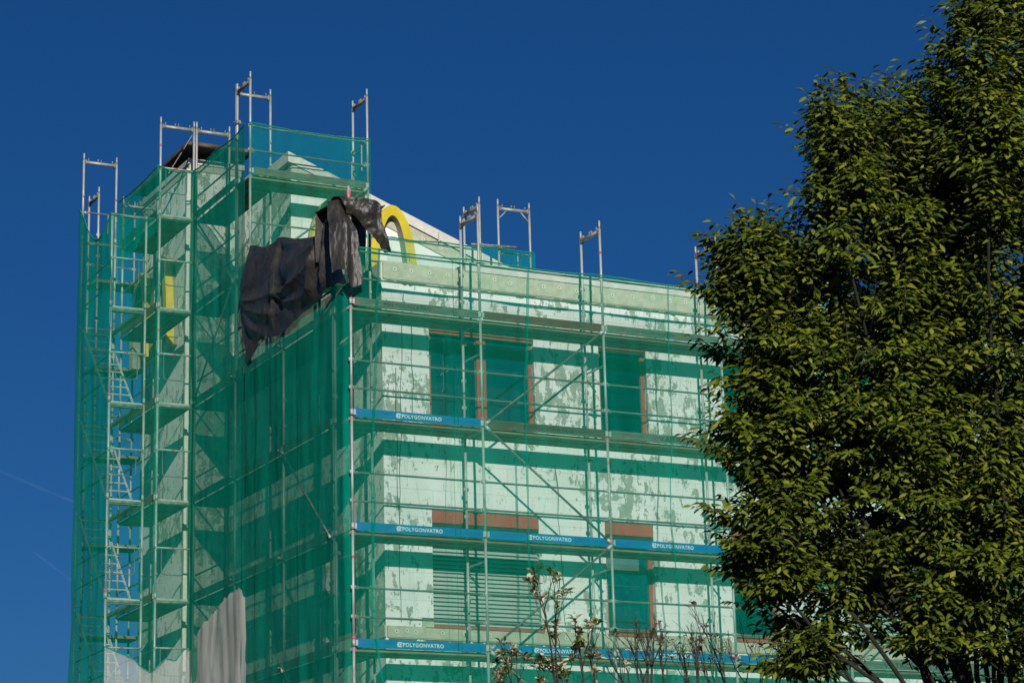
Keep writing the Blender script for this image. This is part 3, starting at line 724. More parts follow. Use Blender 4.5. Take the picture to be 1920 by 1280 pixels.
# ------------------------------------------------------------------ nets
def net(name, label, P, nu, nv, key, amp=.025, seed=0, hem=True, parent=None, group='green safety nets'):
    """P(u,v) -> world point on the flat net and its outward normal; folds are added along the normal"""
    vs = []; fs = []
    for j in range(nv + 1):
        for i in range(nu + 1):
            u, v = i / nu, j / nv
            p, n = P(u, v)
            p = Vector(p); n = Vector(n)
            q = Vector((p.x * 1.1 + p.y * 1.1 + seed * 7.3, p.z * .22, seed * 3.1))
            ek = min(1, (abs(p.x) + abs(p.y)) * 4) if seed in (1, 2) else 1
            f = ek * amp * (mnoise.noise(q * 1.2) * 1.0 + mnoise.noise(q * 3.1 + Vector((5, 1, 2))) * .55) + amp * .6 * mnoise.noise(Vector((p.x + p.y, p.z, seed)) * .9)
            vs.append(tuple(p + n * f))
    for j in range(nv):
        for i in range(nu):
            a = j * (nu + 1) + i; fs.append((a, a + 1, a + nu + 2, a + nu + 1))
    me = bpy.data.meshes.new(name); me.from_pydata(vs, [], fs); me.materials.append(M[key]); me.polygons.foreach_set('use_smooth', [True] * len(fs)); me.update()
    o = bpy.data.objects.new(name, me); COL.objects.link(o)
    if parent: o.parent = parent
    else: tag(o, label, 'net', group)
    if hem:
        b = MB(); top = vs[nv * (nu + 1):]
        k = max(1, nu // 40)
        pts = [Vector(p) + Vector((0, 0, .012 * mnoise.noise(Vector((i * .8, seed, 0))))) for i, p in enumerate(top[::k])]
        b.tube(pts, [.014 + .009 * mnoise.noise(Vector((i * .7, seed + 3, 1))) for i in range(len(pts))], 'rope', 6); smooth(put('hem', b, o))
        # tie strings
        t = MB()
        for p in top[::max(1, nu // 14)]:
            p = Vector(p)
            t.tube([p, p + Vector((random.uniform(-.06, .06), random.uniform(-.05, .02), -random.uniform(.05, .16)))], .003, 'cable', 4)
        if nu > 100: put('tie_string', t, o)
    return o
def plane_x(x0, x1, y, z0, topf):      # facing -y
    def P(u, v):
        x = x0 + (x1 - x0) * u; zt = topf(x); return (x, y, z0 + (zt - z0) * v), (0, -1, 0)
    return P
def plane_y(y0, y1, x, z0, topf, botf=None):      # facing -x
    def P(u, v):
        y = y0 + (y1 - y0) * u; zt = topf(y); zb = botf(y) if botf else z0; return (x, y, zb + (zt - zb) * v), (-1, 0, 0)
    return P
def sag(a, base, bay, off=0):
    t = ((a - off) / bay) % 1.0
    return base - .05 * math.sin(math.pi * t) + .012 * mnoise.noise(Vector((a * 3, base, 0)))
def tuck(P, ax):      # the two nets meet behind the corner post
    def Q(u, v):
        p, n = P(u, v); a = p[0] if ax == 'x' else p[1]; k = max(0, 1 - max(a, 0) / .22); k = k * k * (3 - 2 * k) * .118
        return ((p[0], p[1] + k, p[2]) if ax == 'x' else (p[0] + k, p[1], p[2])), n
    return Q
n1 = net('safety_net', 'wide thin green net stretched over the front scaffold', tuck(plane_x(.028, NB * BAY + .1, -.085, GZ + .2, lambda x: sag(x, 7.06, BAY)), 'x'), 330, 60, 'net', .022, 1)
# doubled, gathered joints between net widths
def seam(parent, pts, w0, key='netseam', y=-.105):
    b = MB(); n = 80; zs = np.array([p[1] for p in pts][::-1]); xs = np.array([p[0] for p in pts][::-1])
    for k in range(n):
        za, zb = zs[0] + (zs[-1] - zs[0]) * k / n, zs[0] + (zs[-1] - zs[0]) * (k + 1) / n
        q = []
        for z in (za, zb):
            xc = float(np.interp(z, zs, xs)) + .012 * mnoise.noise(Vector((z * 2.3, 0, xs[0]))); w = w0 * (.55 + .7 * abs(mnoise.noise(Vector((z * .9, 3, xs[0])))))
            q.append((xc - w, xc + w, z, .008 * mnoise.noise(Vector((z * 3, 9, 1)))))
        b.face([(q[0][0], y, q[0][2]), (q[0][1], y + .01, q[0][2]), (q[1][1], y + .01, q[1][2]), (q[1][0], y, q[1][2])], key)
    return put('net_joint', b, parent)
seam(n1, [(.52, 7.05), (.47, 6.13), (.41, 4.76), (.34, 3.23), (.36, 2.39), (.30, .82), (.38, .1), (.47, -.53), (.5, -3)], .042)
seam(n1, [(3.5, 7.02), (3.48, 6.95), (3.42, 5.63), (3.35, 4.83), (3.34, 3.55), (3.34, 1.91), (3.32, 1.06), (3.36, .21), (3.4, -3)], .035)
seam(n1, [(6.45, 7.02), (6.43, 6.96), (6.39, 5.82), (6.38, 4.29), (6.26, 2.67), (6.35, 1.3), (6.36, .04), (6.3, -3)], .03)
seam(n1, [(9.5, 7.02), (9.45, 4), (9.5, 1), (9.4, -3)], .035)
n2 = net('safety_net', 'dense green net down the left scaffold below the black tarpaulin', tuck(plane_y(.028, 5.0, -.085, GZ + .2, lambda y: sag(y, 7.05, 2.4, .8)), 'y'), 130, 60, 'netdense', .035, 2)
n3 = net('safety_net', 'dense green net on the left scaffold rising between tarpaulin and pylon', plane_y(5.0, 8.16, -.085, GZ + .2, lambda y: sag(y, 11.03, 1.58, 5.0)), 60, 70, 'netside', .035, 3)
net('safety_net', 'high green net round the top deck before the gable, sky behind it', plane_x(-.06, BAY + .03, Y3 - .085, 7.0, lambda x: sag(x, 11.03, BAY)), 60, 40, 'net', .022, 4)
net('safety_net', 'small green net closing the right end of the top deck', plane_y(Y3 - .08, Y3 + .75, BAY + .05, 9.9, lambda y: 11.0 - .04 * math.sin((y - Y3) * 4)), 16, 12, 'net', .015, 5)
net('safety_net', 'green net along the roof deck right of the arch sign', plane_x(2.9, 6.26, Y3 - .085, 7.05, lambda x: 9.0 + .02 * (x - 2.9) - .03 * math.sin((x - 2.9) * 2.5) ** 2), 60, 20, 'net', .022, 6)
net('safety_net', 'green net across the near end of the pylon scaffold', plane_x(-.875, .0, YN - .075, GZ + .2, lambda x: 11.03 - .08 * math.sin((x + .83) * 3.6)), 24, 70, 'net', .018, 7)
net('safety_net', 'green net over the open front of the ladder tower', plane_x(XS - .04, -.74, YS - .085, GZ + .2, lambda x: 9.95 - .05 * math.sin((x - XS) * 3.4)), 24, 70, 'net', .018, 8)
def vdip(y):
    t = (y - YS) / (YSF - YS); return 9.98 + (10.66 - 9.98) * t - .62 * math.sin(math.pi * min(1, max(0, t)) ** .8)
net('safety_net', 'sagging green net on the outer side of the ladder tower, leftmost of all nets', plane_y(YS - .08, YSF + .08, XS - .06, GZ + .2, vdip), 50, 70, 'netthick', .045, 9)
net('safety_net', 'narrow green net along the top deck left of the pylon roof', plane_y(YN - .05, YFR + .05, -.87, 9.6, lambda y: 11.03 - .05 * math.sin((y - YN) * 1.3)), 40, 14, 'netdense', .025, 10)
def seam_y(parent, y0, z0, z1, w0, x=-.115, key='netseam'):
    b = MB(); n = 90
    for k in range(n):
        q = []
        for z in (z0 + (z1 - z0) * k / n, z0 + (z1 - z0) * (k + 1) / n):
            yc = y0 + .07 * mnoise.noise(Vector((z * .6, y0, 0))) + .02 * mnoise.noise(Vector((z * 2.7, y0, 4))); w = w0 * (.35 + 1.1 * abs(mnoise.noise(Vector((z * .8, 3, y0)))))
            q.append((yc - w, yc + w, z))
        b.face([(x, q[0][1], q[0][2]), (x - .01, q[0][0], q[0][2]), (x - .01, q[1][0], q[1][2]), (x, q[1][1], q[1][2])], key)
    return put('net_joint', b, parent)
seam_y(n2, 2.2, GZ + 1, 6.2, .05); seam_y(n2, 4.35, GZ + 1, 6.0, .05); seam_y(n3, 5.05, GZ + 1, 10.9, .05); seam_y(n3, 7.9, GZ + 1, 10.9, .12); seam_y(n3, 6.7, GZ + 1, 10.9, .03)
seam(n1, [(1.95, 7.02), (1.98, 5), (1.9, 3), (1.93, 1), (1.9, -3)], .012, y=-.1); seam(n1, [(2.02, 7.02), (2.0, 5), (2.03, 3), (1.99, 1), (2.0, -3)], .008, y=-.1)
# grey nets low down
def gtop(y):
    y = y + .34 + .10 * mnoise.noise(Vector((y * 7, 4, 0)))
    return float(np.interp(y, [5.15, 5.28, 5.55, 6.0, 6.35, 6.9, 7.4, 7.8, 7.98, 8.06, 8.5], [1.45, 1.70, 1.76, 1.72, 1.66, 1.52, 1.42, 1.30, 1.22, .95, .9])) + .06 * mnoise.noise(Vector((y * 5, 0, 0))) + .045 * abs(mnoise.noise(Vector((y * 14, 0, 3)))) * 2
net('safety_net', 'opaque grey net patch with a torn top edge over the lower left scaffold', plane_y(4.86, 8.12, -.13, GZ + .3, gtop), 110, 50, 'netgrey', .06, 11, group='grey safety nets', hem=False)
def gtop2(x): return float(np.interp(x, [-1.8, -1.2, -1.0, -.86], [1.02, .8, .62, .55]))
net('safety_net', 'thin grey see-through net over the lowest ladder of the stair tower', plane_x(XS - .05, -.74, YS - .14, GZ + .3, gtop2), 20, 40, 'netgreythin', .02, 12, group='grey safety nets')
def gtop3(x): return float(np.interp(x, [-.86, -.6, -.4, -.2, .05], [.55, .8, .76, 1.02, .95]))
net('safety_net', 'thin grey see-through net over the lower end of the pylon scaffold', plane_x(-.86, -.0, YN - .12, GZ + .3, gtop3), 20, 40, 'netgreythin', .02, 13, group='grey safety nets')

# ------------------------------------------------------------------ tarpaulin
tarp = empty('tarpaulin', (0, 0, 6.3), 'crumpled black plastic tarpaulin hung over the scaffold corner', 'tarpaulin')
def catmull(a, x):
    n = len(a); x = min(max(x, 0), n - 1 - 1e-6); i = int(x); t = x - i
    p = [a[max(0, min(n - 1, k))] for k in (i - 1, i, i + 1, i + 2)]
    return .5 * ((2 * p[1]) + (-p[0] + p[2]) * t + (2 * p[0] - 5 * p[1] + 4 * p[2] - p[3]) * t * t + (-p[0] + 3 * p[1] - 3 * p[2] + p[3]) * t ** 3)
cols = np.array([((4.55, 8.37), (4.91, 6.54)), ((4.18, 8.26), (4.62, 6.1)), ((3.75, 8.11), (3.94, 6.36)), ((3.33, 8.08), (3.25, 6.21)), ((2.98, 8.08), (2.66, 6.2)), ((2.12, 7.8), (1.82, 6.31)), ((1.35, 7.61), (1.11, 6.36)), ((.92, 7.55), (.66, 6.43)), ((.69, 7.81), (.32, 6.44)), ((.48, 8.04), (.01, 6.34)), ((.09, 7.98), (-.23, 6.31))])
def grid_mesh(name, fn, nu, nv, parent):
    vs = [tuple(fn(i / nu, j / nv)) for j in range(nv + 1) for i in range(nu + 1)]
    fs = [(j * (nu + 1) + i, j * (nu + 1) + i + 1, (j + 1) * (nu + 1) + i + 1, (j + 1) * (nu + 1) + i) for j in range(nv) for i in range(nu)]
    me = bpy.data.meshes.new(name); me.from_pydata(vs, [], fs); me.materials.append(M['tarp']); me.polygons.foreach_set('use_smooth', [True] * len(fs)); me.update()
    o = bpy.data.objects.new(name, me); COL.objects.link(o); o.parent = parent; o.location = -Vector(parent.location); return o
def fold(y, z):
    """gathered folds running out from the two tie points and hanging swags"""
    f = 0
    for ty, tz, amp, k, ph in ((4.95, 7.35, .17, 9.5, .3), (3.05, 6.95, .09, 8, 1.0), (2.98, 8.1, .13, 6.5, .2), (.75, 7.9, .13, 7, 2.2)):
        d = math.hypot(y - ty, z - tz); an = math.atan2(z - tz, -(y - ty))
        f += amp * math.sin(k * an + ph + .8 * mnoise.noise(Vector((y, z, k)))) * min(1, d * 2.2) * math.exp(-d * .62)
    # swag bellies: sagging curves between the ties
    s = z - 6.4 - .16 * (y - 3.0) ** 2 * .35
    f += .07 * math.sin(s * 6.5 + .8 * mnoise.noise(Vector((y * .7, z, 2))))
    q = Vector((y * 1.5, z * 1.5, .3))
    f += .09 * mnoise.noise(q * 1.2) + .05 * (1 - abs(mnoise.noise(q * 2.2)) * 1.6) + .05 * (1 - abs(mnoise.noise(q * 5.5))) + .016 * (1 - abs(mnoise.noise(q * 12)))
    return f
# explicit creases: quadratic curves (y, z) from tie to edge, with height and half width
CREASE = [((4.95, 7.35), (4.0, 7.05), (3.02, 6.98), .17, .10), ((4.95, 7.33), (4.1, 6.75), (2.6, 6.52), .18, .11), ((4.95, 7.30), (4.5, 6.7), (3.6, 6.28), .15, .09),
          ((4.95, 7.30), (4.75, 6.8), (4.55, 6.2), .13, .07), ((4.93, 7.38), (4.4, 7.75), (3.6, 8.12), .12, .12), ((4.93, 7.42), (4.6, 7.8), (4.3, 8.3), .10, .08),
          ((2.98, 8.08), (3.12, 7.5), (3.02, 6.98), .16, .10), ((2.98, 8.06), (3.6, 7.6), (4.6, 7.45), .10, .14), ((3.02, 6.98), (2.1, 6.72), (1.0, 7.05), .20, .10),
          ((3.02, 6.95), (2.3, 6.45), (1.3, 6.60), .16, .09), ((2.95, 8.0), (2.0, 7.55), (.95, 7.55), .09, .10), ((.72, 7.85), (.95, 7.2), (1.35, 6.55), .20, .10),
          ((.62, 7.9), (.6, 7.2), (.75, 6.5), .18, .08), ((.5, 8.0), (.35, 7.2), (.3, 6.5), .14, .07), ((.85, 7.5), (1.7, 7.25), (2.7, 7.35), .07, .12), ((3.0, 6.95), (3.3, 6.6), (3.25, 6.25), .10, .07)]
CP = []
for p0, p1, p2, h_, w_ in CREASE:
    tt = np.linspace(0, 1, 40)[:, None]; q = (1 - tt) ** 2 * np.array(p0) + 2 * tt * (1 - tt) * np.array(p1) + tt ** 2 * np.array(p2)
    CP.append((q, h_ * (1.0 - .55 * tt[:, 0]), w_ * (.45 + 1.1 * tt[:, 0])))
def creases(y, z):
    f = 0
    for q, h_, w_ in CP:
        d = np.hypot(q[:, 0] - y, q[:, 1] - z); k = int(d.argmin()); r = d[k] / w_[k]
        if r < 6: f += .85 * h_[k] * min(1, .12 + k / 9) * (math.exp(-r) - .35 * math.exp(-((r - 2.2) / 1.3) ** 2))
    q = Vector((y * 1.5, z * 1.5, .3))
    return f + .10 * mnoise.noise(q * .8) + .012 * (1 - abs(mnoise.noise(q * 2.6)) * 1.8) + .008 * (1 - abs(mnoise.noise(q * 6))) + .004 * mnoise.noise(q * 15)
def t1(u, v):
    c = catmull(cols, u * (len(cols) - 1)); (ty, tz), (by, bz) = c
    y = ty + (by - ty) * v; z = tz + (bz - tz) * v
    if v > .9: z += .03 * mnoise.noise(Vector((y * 5, 0, 0)))
    edge = min(1, .25 + v * 6) * (.35 + .65 * min(1, (1 - v) * 5)) * min(1, .25 + u * 5)
    return (-.15 - creases(y, z) * edge - .12 * math.sin(math.pi * v), y, z)
grid_mesh('left_sheet', t1, 170, 110, tarp)
fl_top = [(-.43, 7.83), (-.12, 7.9)]
frow = np.array([((-.40, 7.86), (-.10, 7.93)), ((-.46, 7.35), (-.02, 7.4)), ((-.47, 6.96), (.05, 7.15)), ((-.46, 6.67), (.08, 6.73)), ((-.42, 6.45), (.12, 6.27))])
fbot = [(-.42, 6.48), (-.34, 6.52), (-.25, 6.48), (-.16, 6.31), (-.11, 6.21), (-.01, 6.24), (.11, 6.3)]
fbx = [p[0] for p in fbot]; fbz = [p[1] for p in fbot]
def t2(u, v):
    r = catmull(frow, v * 4); x = r[0][0] + (r[1][0] - r[0][0]) * u
    zt = 7.86 + .07 * u; zb = float(np.interp(x, fbx, fbz)); z = zt + (zb - zt) * v
    q = Vector((x * 3, z, 4))
    pleat = .06 * math.sin(x * 19 + .9 * z + 1.5 * mnoise.noise(q)) * min(1, v * 3) + .04 * mnoise.noise(q * 2) + .02 * (1 - abs(mnoise.noise(q * 5)))
    y = .10 - .32 * min(1, v * 2.6) - .10 * math.sin(math.pi * u) - pleat
    return (x, y, z)
grid_mesh('hanging_flap', t2, 50, 100, tarp)
hood_o = np.array([((-.28, 7.90), (-.10, 7.62)), ((.05, 7.92), (.04, 7.60)), ((.30, 7.90), (.26, 7.36)), ((.50, 7.84), (.50, 7.16)), ((.56, 7.50), (.62, 7.01)), ((.72, 7.02), (.70, 7.0))])
def t3(u, v):
    c = catmull(hood_o, u * 5); x = c[0][0] + (c[1][0] - c[0][0]) * v; z = c[0][1] + (c[1][1] - c[0][1]) * v
    q = Vector((x * 2.5, z * 2.5, 7))
    f = .10 * mnoise.noise(q) + .05 * (1 - abs(mnoise.noise(q * 2.3))) + .025 * (1 - abs(mnoise.noise(q * 5)))
    return (x, -.14 - f + .10 * v - .06 * math.sin(math.pi * v), z)
grid_mesh('hood_flap', t3, 60, 50, tarp)
def t4(u, v):  # top and back of the hood, over the rails to the inner side of the scaffold
    x = -.35 + 1.0 * u
    a = v * 2
    y = -.12 + .92 * min(1, a); z = 7.90 - .06 * u + .03 * math.sin(u * 7) - (0 if a < 1 else (a - 1) * .95)
    q = Vector((x * 2.5, y * 2 + z, 9))
    return (x + .05 * mnoise.noise(q * 1.3), y + .04 * mnoise.noise(q), z + .04 * mnoise.noise(q * 1.5 + Vector((3, 3, 3))) - .05 * math.sin(math.pi * min(1, a)))
grid_mesh('hood_back', t4, 40, 50, tarp)
b = MB(); b.tube([(-.034, -.03, 7.6), (-.034, -.03, 8.16)], .027, 'steel', 9); b.tube([(-.034, -.03, 7.86), (-.034, -.03, 8.08)], .031, 'pink', 9)
smooth(put('post_top', b, S1))

# ------------------------------------------------------------------ foliage
def leaves_mesh(name, base, axis, nrm, length, width, key, droop=.25, fold_=.18):
    """N leaves of five vertices (two folded halves)"""
    n = len(base)
    axis = axis / np.linalg.norm(axis, axis=1, keepdims=True)
    side = np.cross(axis, nrm); side /= np.linalg.norm(side, axis=1, keepdims=True) + 1e-9
    up = np.cross(side, axis)
    l = length[:, None]; w = width[:, None]
    mid = base + axis * l * .5 + up * (l * .04)
    lft = base + axis * l * .45 + side * w * .5 + up * w * fold_
    rgt = base + axis * l * .45 - side * w * .5 + up * w * fold_
    l2 = base + axis * l * .75 + side * w * .36 + up * (w * fold_ * .6) - up * l * droop * .4
    r2 = base + axis * l * .75 - side * w * .36 + up * (w * fold_ * .6) - up * l * droop * .4
    tip = base + axis * l - up * l * droop
    co = np.stack([base, lft, l2, tip, r2, rgt, mid], 1).reshape(-1, 3)
    idx = np.array([0, 6, 2, 1, 6, 3, 2, 0, 5, 4, 6, 6, 4, 3]); 
    loops = (np.arange(n)[:, None] * 7 + idx[None, :]).ravel()
    cnt = np.array([4, 3, 4, 3]); tot = np.tile(cnt, n); start = np.concatenate([[0], np.cumsum(tot)[:-1]])
    me = bpy.data.meshes.new(name)
    me.vertices.add(n * 7); me.vertices.foreach_set('co', co.astype(np.float32).ravel())
    me.loops.add(len(loops)); me.loops.foreach_set('vertex_index', loops.astype(np.int32))
    me.polygons.add(len(tot)); me.polygons.foreach_set('loop_start', start.astype(np.int32)); me.polygons.foreach_set('loop_total', tot.astype(np.int32))
    me.materials.append(M[key]); me.polygons.foreach_set('use_smooth', [True] * len(tot)); me.update(calc_edges=True); me.validate()
    return me
def limb_pts(p, q, n=8, wob=.1, sagk=0.0, seed=0):
    p, q = Vector(p), Vector(q); out = []
    for k in range(n + 1):
        t = k / n; a = p.lerp(q, t)
        out.append(a + Vector((mnoise.noise(Vector((t * 3, seed, 0))), mnoise.noise(Vector((t * 3, seed, 5))), mnoise.noise(Vector((t * 3, seed, 9))))) * wob * math.sin(math.pi * t) + Vector((0, 0, -sagk * math.sin(math.pi * t))))
    return out
LOBES = [(-1.5, -18.9, 2.0, .8, 1.9), (-.98, -19.82, 3.24, .95, 2.3), (-1.95, -20.09, 2.45, .46, 1.2), (-2.54, -19.04, 1.35, .86, 1.72), (-3.20, -19.46, 1.70, .42, .98), (-1.68, -18.76, 1.69, .74, 1.61),
         (-3.50, -18.58, .50, .62, 1.15), (-3.86, -18.82, 1.0, .32, .62), (-3.86, -18.44, .85, .30, .36), (-3.28, -18.55, .98, .36, .58), (-2.56, -18.53, -.01, 1.38, 1.78), (-1.18, -18.91, .46, 1.27, 2.29),
         (-3.45, -18.55, -.52, .72, 1.1), (-3.40, -18.23, -1.40, .52, .80), (-3.28, -17.96, -1.80, .45, .45), (-2.56, -17.95, -1.88, .92, .82), (-1.75, -18.61, -1.10, 1.32, 1.57),
         (-1.25, -18.93, -2.08, .91, 1.35), (-2.96, -17.92, -2.53, .45, .30), (.2, -18.2, 1.2, 1.5, 3.2), (-.3, -17.2, -.6, 1.5, 2.2), (.5, -18.6, -1.8, 1.3, 1.4), (-.6, -19.2, 4.6, .7, 1.5)]
tree = empty('hornbeam_tree', (-.75, -18.15, GZ), 'tall dense green broadleaf tree at the right, sunlit on its upper leaves', 'tree')
trunk_base = Vector((-.75, -18.15, GZ)); fork = Vector((-.95, -18.2, -4.2))
tb = MB(); tb.tube([trunk_base, trunk_base + Vector((0, 0, .5)), (-.8, -18.15, -5.8), fork], [.27, .2, .17, .155], 'bark', 12); smooth(put('trunk', tb, tree))
lb = MB(); shoots = []
for k, (cx, cy, cz, rh, rv) in enumerate(LOBES):
    c = Vector((cx, cy, cz))
    low = c - Vector((0, 0, rv * .75))
    p = fork.lerp(low, .0)
    pts = limb_pts(fork, low, 8, .22, .0, k * 1.3); top = c + Vector((0, 0, rv * (.25 if k == 0 else .66))); pts2 = limb_pts(low, top, 7, .12, 0, k * 2.1)
    n1_, n2_ = len(pts), len(pts2); r0 = .017 + .017 * rh
    lb.tube(pts + pts2[1:], [r0 * (1 - .45 * t / n1_) for t in range(n1_)] + [r0 * .55 * (1 - .88 * (t + 1) / n2_) for t in range(n2_ - 1)], 'bark', 7)
    # side branches, rising
    for s in range(int(8 + rh * rv * 12)):
        t = random.random(); st = low.lerp(top, t * .85); an = random.uniform(0, 2 * math.pi); rr = rh * math.sqrt(max(.05, 1 - (2 * t - 1) ** 2)) * random.uniform(.6, .98)
        en = st + Vector((rr * math.cos(an), rr * math.sin(an), random.uniform(.15, .55) * rr + .1))
        lb.tube(limb_pts(st, en, 5, .06, 0, s + k * 31), [.014, .012, .0095, .008, .006, .004], 'bark', 5)
    nc = int(49 * (rh * rv) * (1.15 if cx < -.6 else .4) * (.82 if cz < -1.0 else 1)) + 7
    for s in range(nc):
        d = rng.normal(size=3); d /= np.linalg.norm(d); rad = rng.uniform(.1, 1.0) ** .40
        cen = np.array([cx + d[0] * rh * rad, cy + d[1] * rh * rad, cz + d[2] * rv * rad])
        out = d * np.array([1, 1, .35]) + np.array([0, 0, .55]) + rng.normal(size=3) * .25
        if cz < -1.2: out = out * np.array([1.3, 1.3, .5]) + np.array([-.25, 0, 0])
        out /= np.linalg.norm(out); size = rng.uniform(.75, 1.25)
        stem = cen - out * .5 * size; lb.tube([stem, stem + out * .25 * size, cen], [.008, .006, .0035], 'bark', 4)
        for q in range(int(rng.integers(6, 10))):       # a spray: flat fan of shoots along one twig
            fan = np.cross(out, np.array([0, 0, 1.])); fan /= np.linalg.norm(fan) + 1e-9
            t = rng.uniform(.15, 1.0); side = (1 if q % 2 else -1) * rng.uniform(.25, 1.0)
            dirn = out * rng.uniform(.5, 1.0) + fan * side + np.array([0, 0, rng.uniform(-.05, .35)]); dirn /= np.linalg.norm(dirn)
            sp_ = stem + out * .5 * size * t; ll = rng.uniform(.22, .42) * size; shoots.append((sp_, dirn, ll)); lb.tube([sp_, sp_ + dirn * ll], [.0035, .0018], 'bark', 3, False)
        if d[2] > .35 and rng.random() < .6:            # upright leader shoots give the ragged top
            up = np.array([rng.uniform(-.2, .2), rng.uniform(-.2, .2), 1.]); up /= np.linalg.norm(up); ll = rng.uniform(.3, .55); shoots.append((cen - up * .2, up, ll)); lb.tube([cen - up * .3, cen, cen + up * (ll - .2)], [.006, .0045, .0025], 'bark', 4)
for px, py, pz, l in ((-2.62, -19.4, .8, 1.1), (-3.1, -19.2, -.2, .6)):
    lb.tube([(px, py, pz), (px + .03, py, pz + l * .5), (px + .02, py, pz + l)], [.012, .009, .004], 'bark', 5)
for a, e, r in (((-1.0, -18.2, -3.6), (-2.9, -17.85, -2.45), .05), ((-1.0, -18.2, -3.4), (-2.35, -17.95, -2.0), .045), ((-.95, -18.25, -3.3), (-1.85, -18.3, -1.5), .06), ((-1.0, -18.2, -3.8), (-2.7, -17.7, -2.85), .04), ((-.9, -18.3, -3.9), (-.6, -18.6, -1), .07)):
    lb.tube(limb_pts(a, e, 8, .12, .12, r * 100), [.68 * r * (1 - .75 * t / 8) for t in range(9)], 'bark', 8)
smooth(put('limbs', lb, tree))
B, A, Nn, Ls, Ws = [], [], [], [], []
tw = MB()
for px, d, ln in shoots:
    perp = np.cross(d, rng.normal(size=3)); perp /= np.linalg.norm(perp)
    m = int(ln / .034)
    for j in range(m):
        t = (j + .5) / m; ang = (j % 2) * math.pi + rng.uniform(-.5, .5) + j * .25
        side = perp * math.cos(ang) + np.cross(d, perp) * math.sin(ang)
        ax = side * 1.0 + d * .45 + np.array([0, 0, -.18]) + rng.normal(size=3) * .18
        if t > .85: ax = d + side * .4
        ax = np.array([ax[0], ax[1], ax[2] * .4 - .10 * np.linalg.norm(ax)]); B.append(px + d * ln * t + side * .012); A.append(ax); Nn.append(np.array([-.12, -.38, 1.0]) + rng.normal(size=3) * .24)
        s = rng.uniform(.8, 1.2) * (1.0 - .25 * t); Ls.append(.122 * s * rng.uniform(.85, 1.15)); Ws.append(.057 * s * rng.uniform(.8, 1.15))
B, A, Nn, Ls, Ws = map(np.array, (B, A, Nn, Ls, Ws))
print('LEAVES', len(B), 'shoots', len(shoots))
put('crown', leaves_mesh('crown', B - np.array(trunk_base), A, Nn, Ls, Ws, 'leaf', .34, -.24), tree, trunk_base)

# ------------------------------------------------------------------ shrubs
def shrub(name, label, cat, base, forks, reach, leafkeys, r0, seed, spread=.5, depth=4):
    """stems from the ground to each fork, then repeated upright branching"""
    root = empty(name, base, label, cat); base = Vector(base); rn = random.Random(seed)
    s = MB(); ends = []
    def branch(p, d, ln, r, lev):
        q = p + d * ln
        pts = limb_pts(p, q, 4, .07 * ln, 0, rn.random() * 50)
        s.tube(pts, [r * (1 - .3 * i / 4) for i in range(5)], 'twig', 5)
        if lev == 0 or r < .0025: ends.append((pts[-1], d)); return
        for m in range(rn.choice([2, 2, 3])):
            nd = (d + Vector((rn.uniform(-1, 1), rn.uniform(-1, 1), rn.uniform(-.2, .75))) * spread).normalized()
            branch(pts[-1] if m < 2 else pts[2], nd, ln * rn.uniform(.55, .95), r * (.72 if m == 0 else .55), lev - 1)
        if rn.random() < .5: ends.append((pts[2], d))
    for k, (t, rc) in enumerate(zip(forks, reach)):
        t = Vector(t); b0 = base + Vector((rn.uniform(-.12, .12), rn.uniform(-.12, .12), 0))
        pts = limb_pts(b0, t, 12, .2, 0, seed + k * 1.7); n = len(pts)
        s.tube(pts, [r0 * (1 - .5 * i / n) for i in range(n)], 'twig', 6)
        d = ((pts[-1] - pts[-3]).normalized() + Vector((rn.uniform(-.25, .25), rn.uniform(-.2, .2), .9))).normalized()
        branch(pts[-1], d, rc, r0 * .5, depth)
    smooth(put('stems', s, root))
    for key, nm, per, ll, ww, pr in leafkeys:
        bs, ax, nr, le, wi = [], [], [], [], []
        single = nm == 'flower'
        for e, d in ends:
            if rn.random() > pr: continue
            for q in range(rn.randint(max(2, per - 2), per + 2)):
                a = rn.uniform(0, 6.28); ax.append([d.x * .7 + math.cos(a) * .75, d.y * .7 + math.sin(a) * .75, d.z * .6 + rn.uniform(-.5, .5)])
                bs.append(list(e - d * rn.uniform(0, .05))); nr.append([rn.uniform(-.5, .5), rn.uniform(-.8, .2), 1]); f = rn.uniform(.7, 1.25); le.append(ll * f); wi.append(ww * f)
            if single:
                put(nm, leaves_mesh(nm, np.array(bs) - np.array(e), np.array(ax), np.array(nr), np.array(le), np.array(wi), key, .25, .3), root, e)
                bs, ax, nr, le, wi = [], [], [], [], []
        if bs: put(nm, leaves_mesh(nm, np.array(bs) - np.array(base), np.array(ax), np.array(nr), np.array(le), np.array(wi), key, .25, .3), root, base)
    return root
shrub('magnolia_shrub', 'magnolia shrub with wilting cream flowers and young leaves before the scaffold', 'shrub', (-5.47, -18.0, GZ),
      [(-5.80, -18.2, -3.05), (-5.88, -18.28, -2.95), (-5.93, -18.1, -3.4), (-6.12, -18.0, -3.3), (-5.68, -18.2, -3.25), (-5.50, -18.3, -3.25), (-6.28, -18.0, -3.4), (-5.6, -18.3, -3.1)], [.36, .34, .22, .22, .25, .24, .2, .22],
      [('petal', 'flower', 6, .078, .036, .36), ('youngleaf', 'leaves', 4, .072, .03, .6)], .024, 4, .40, 3)
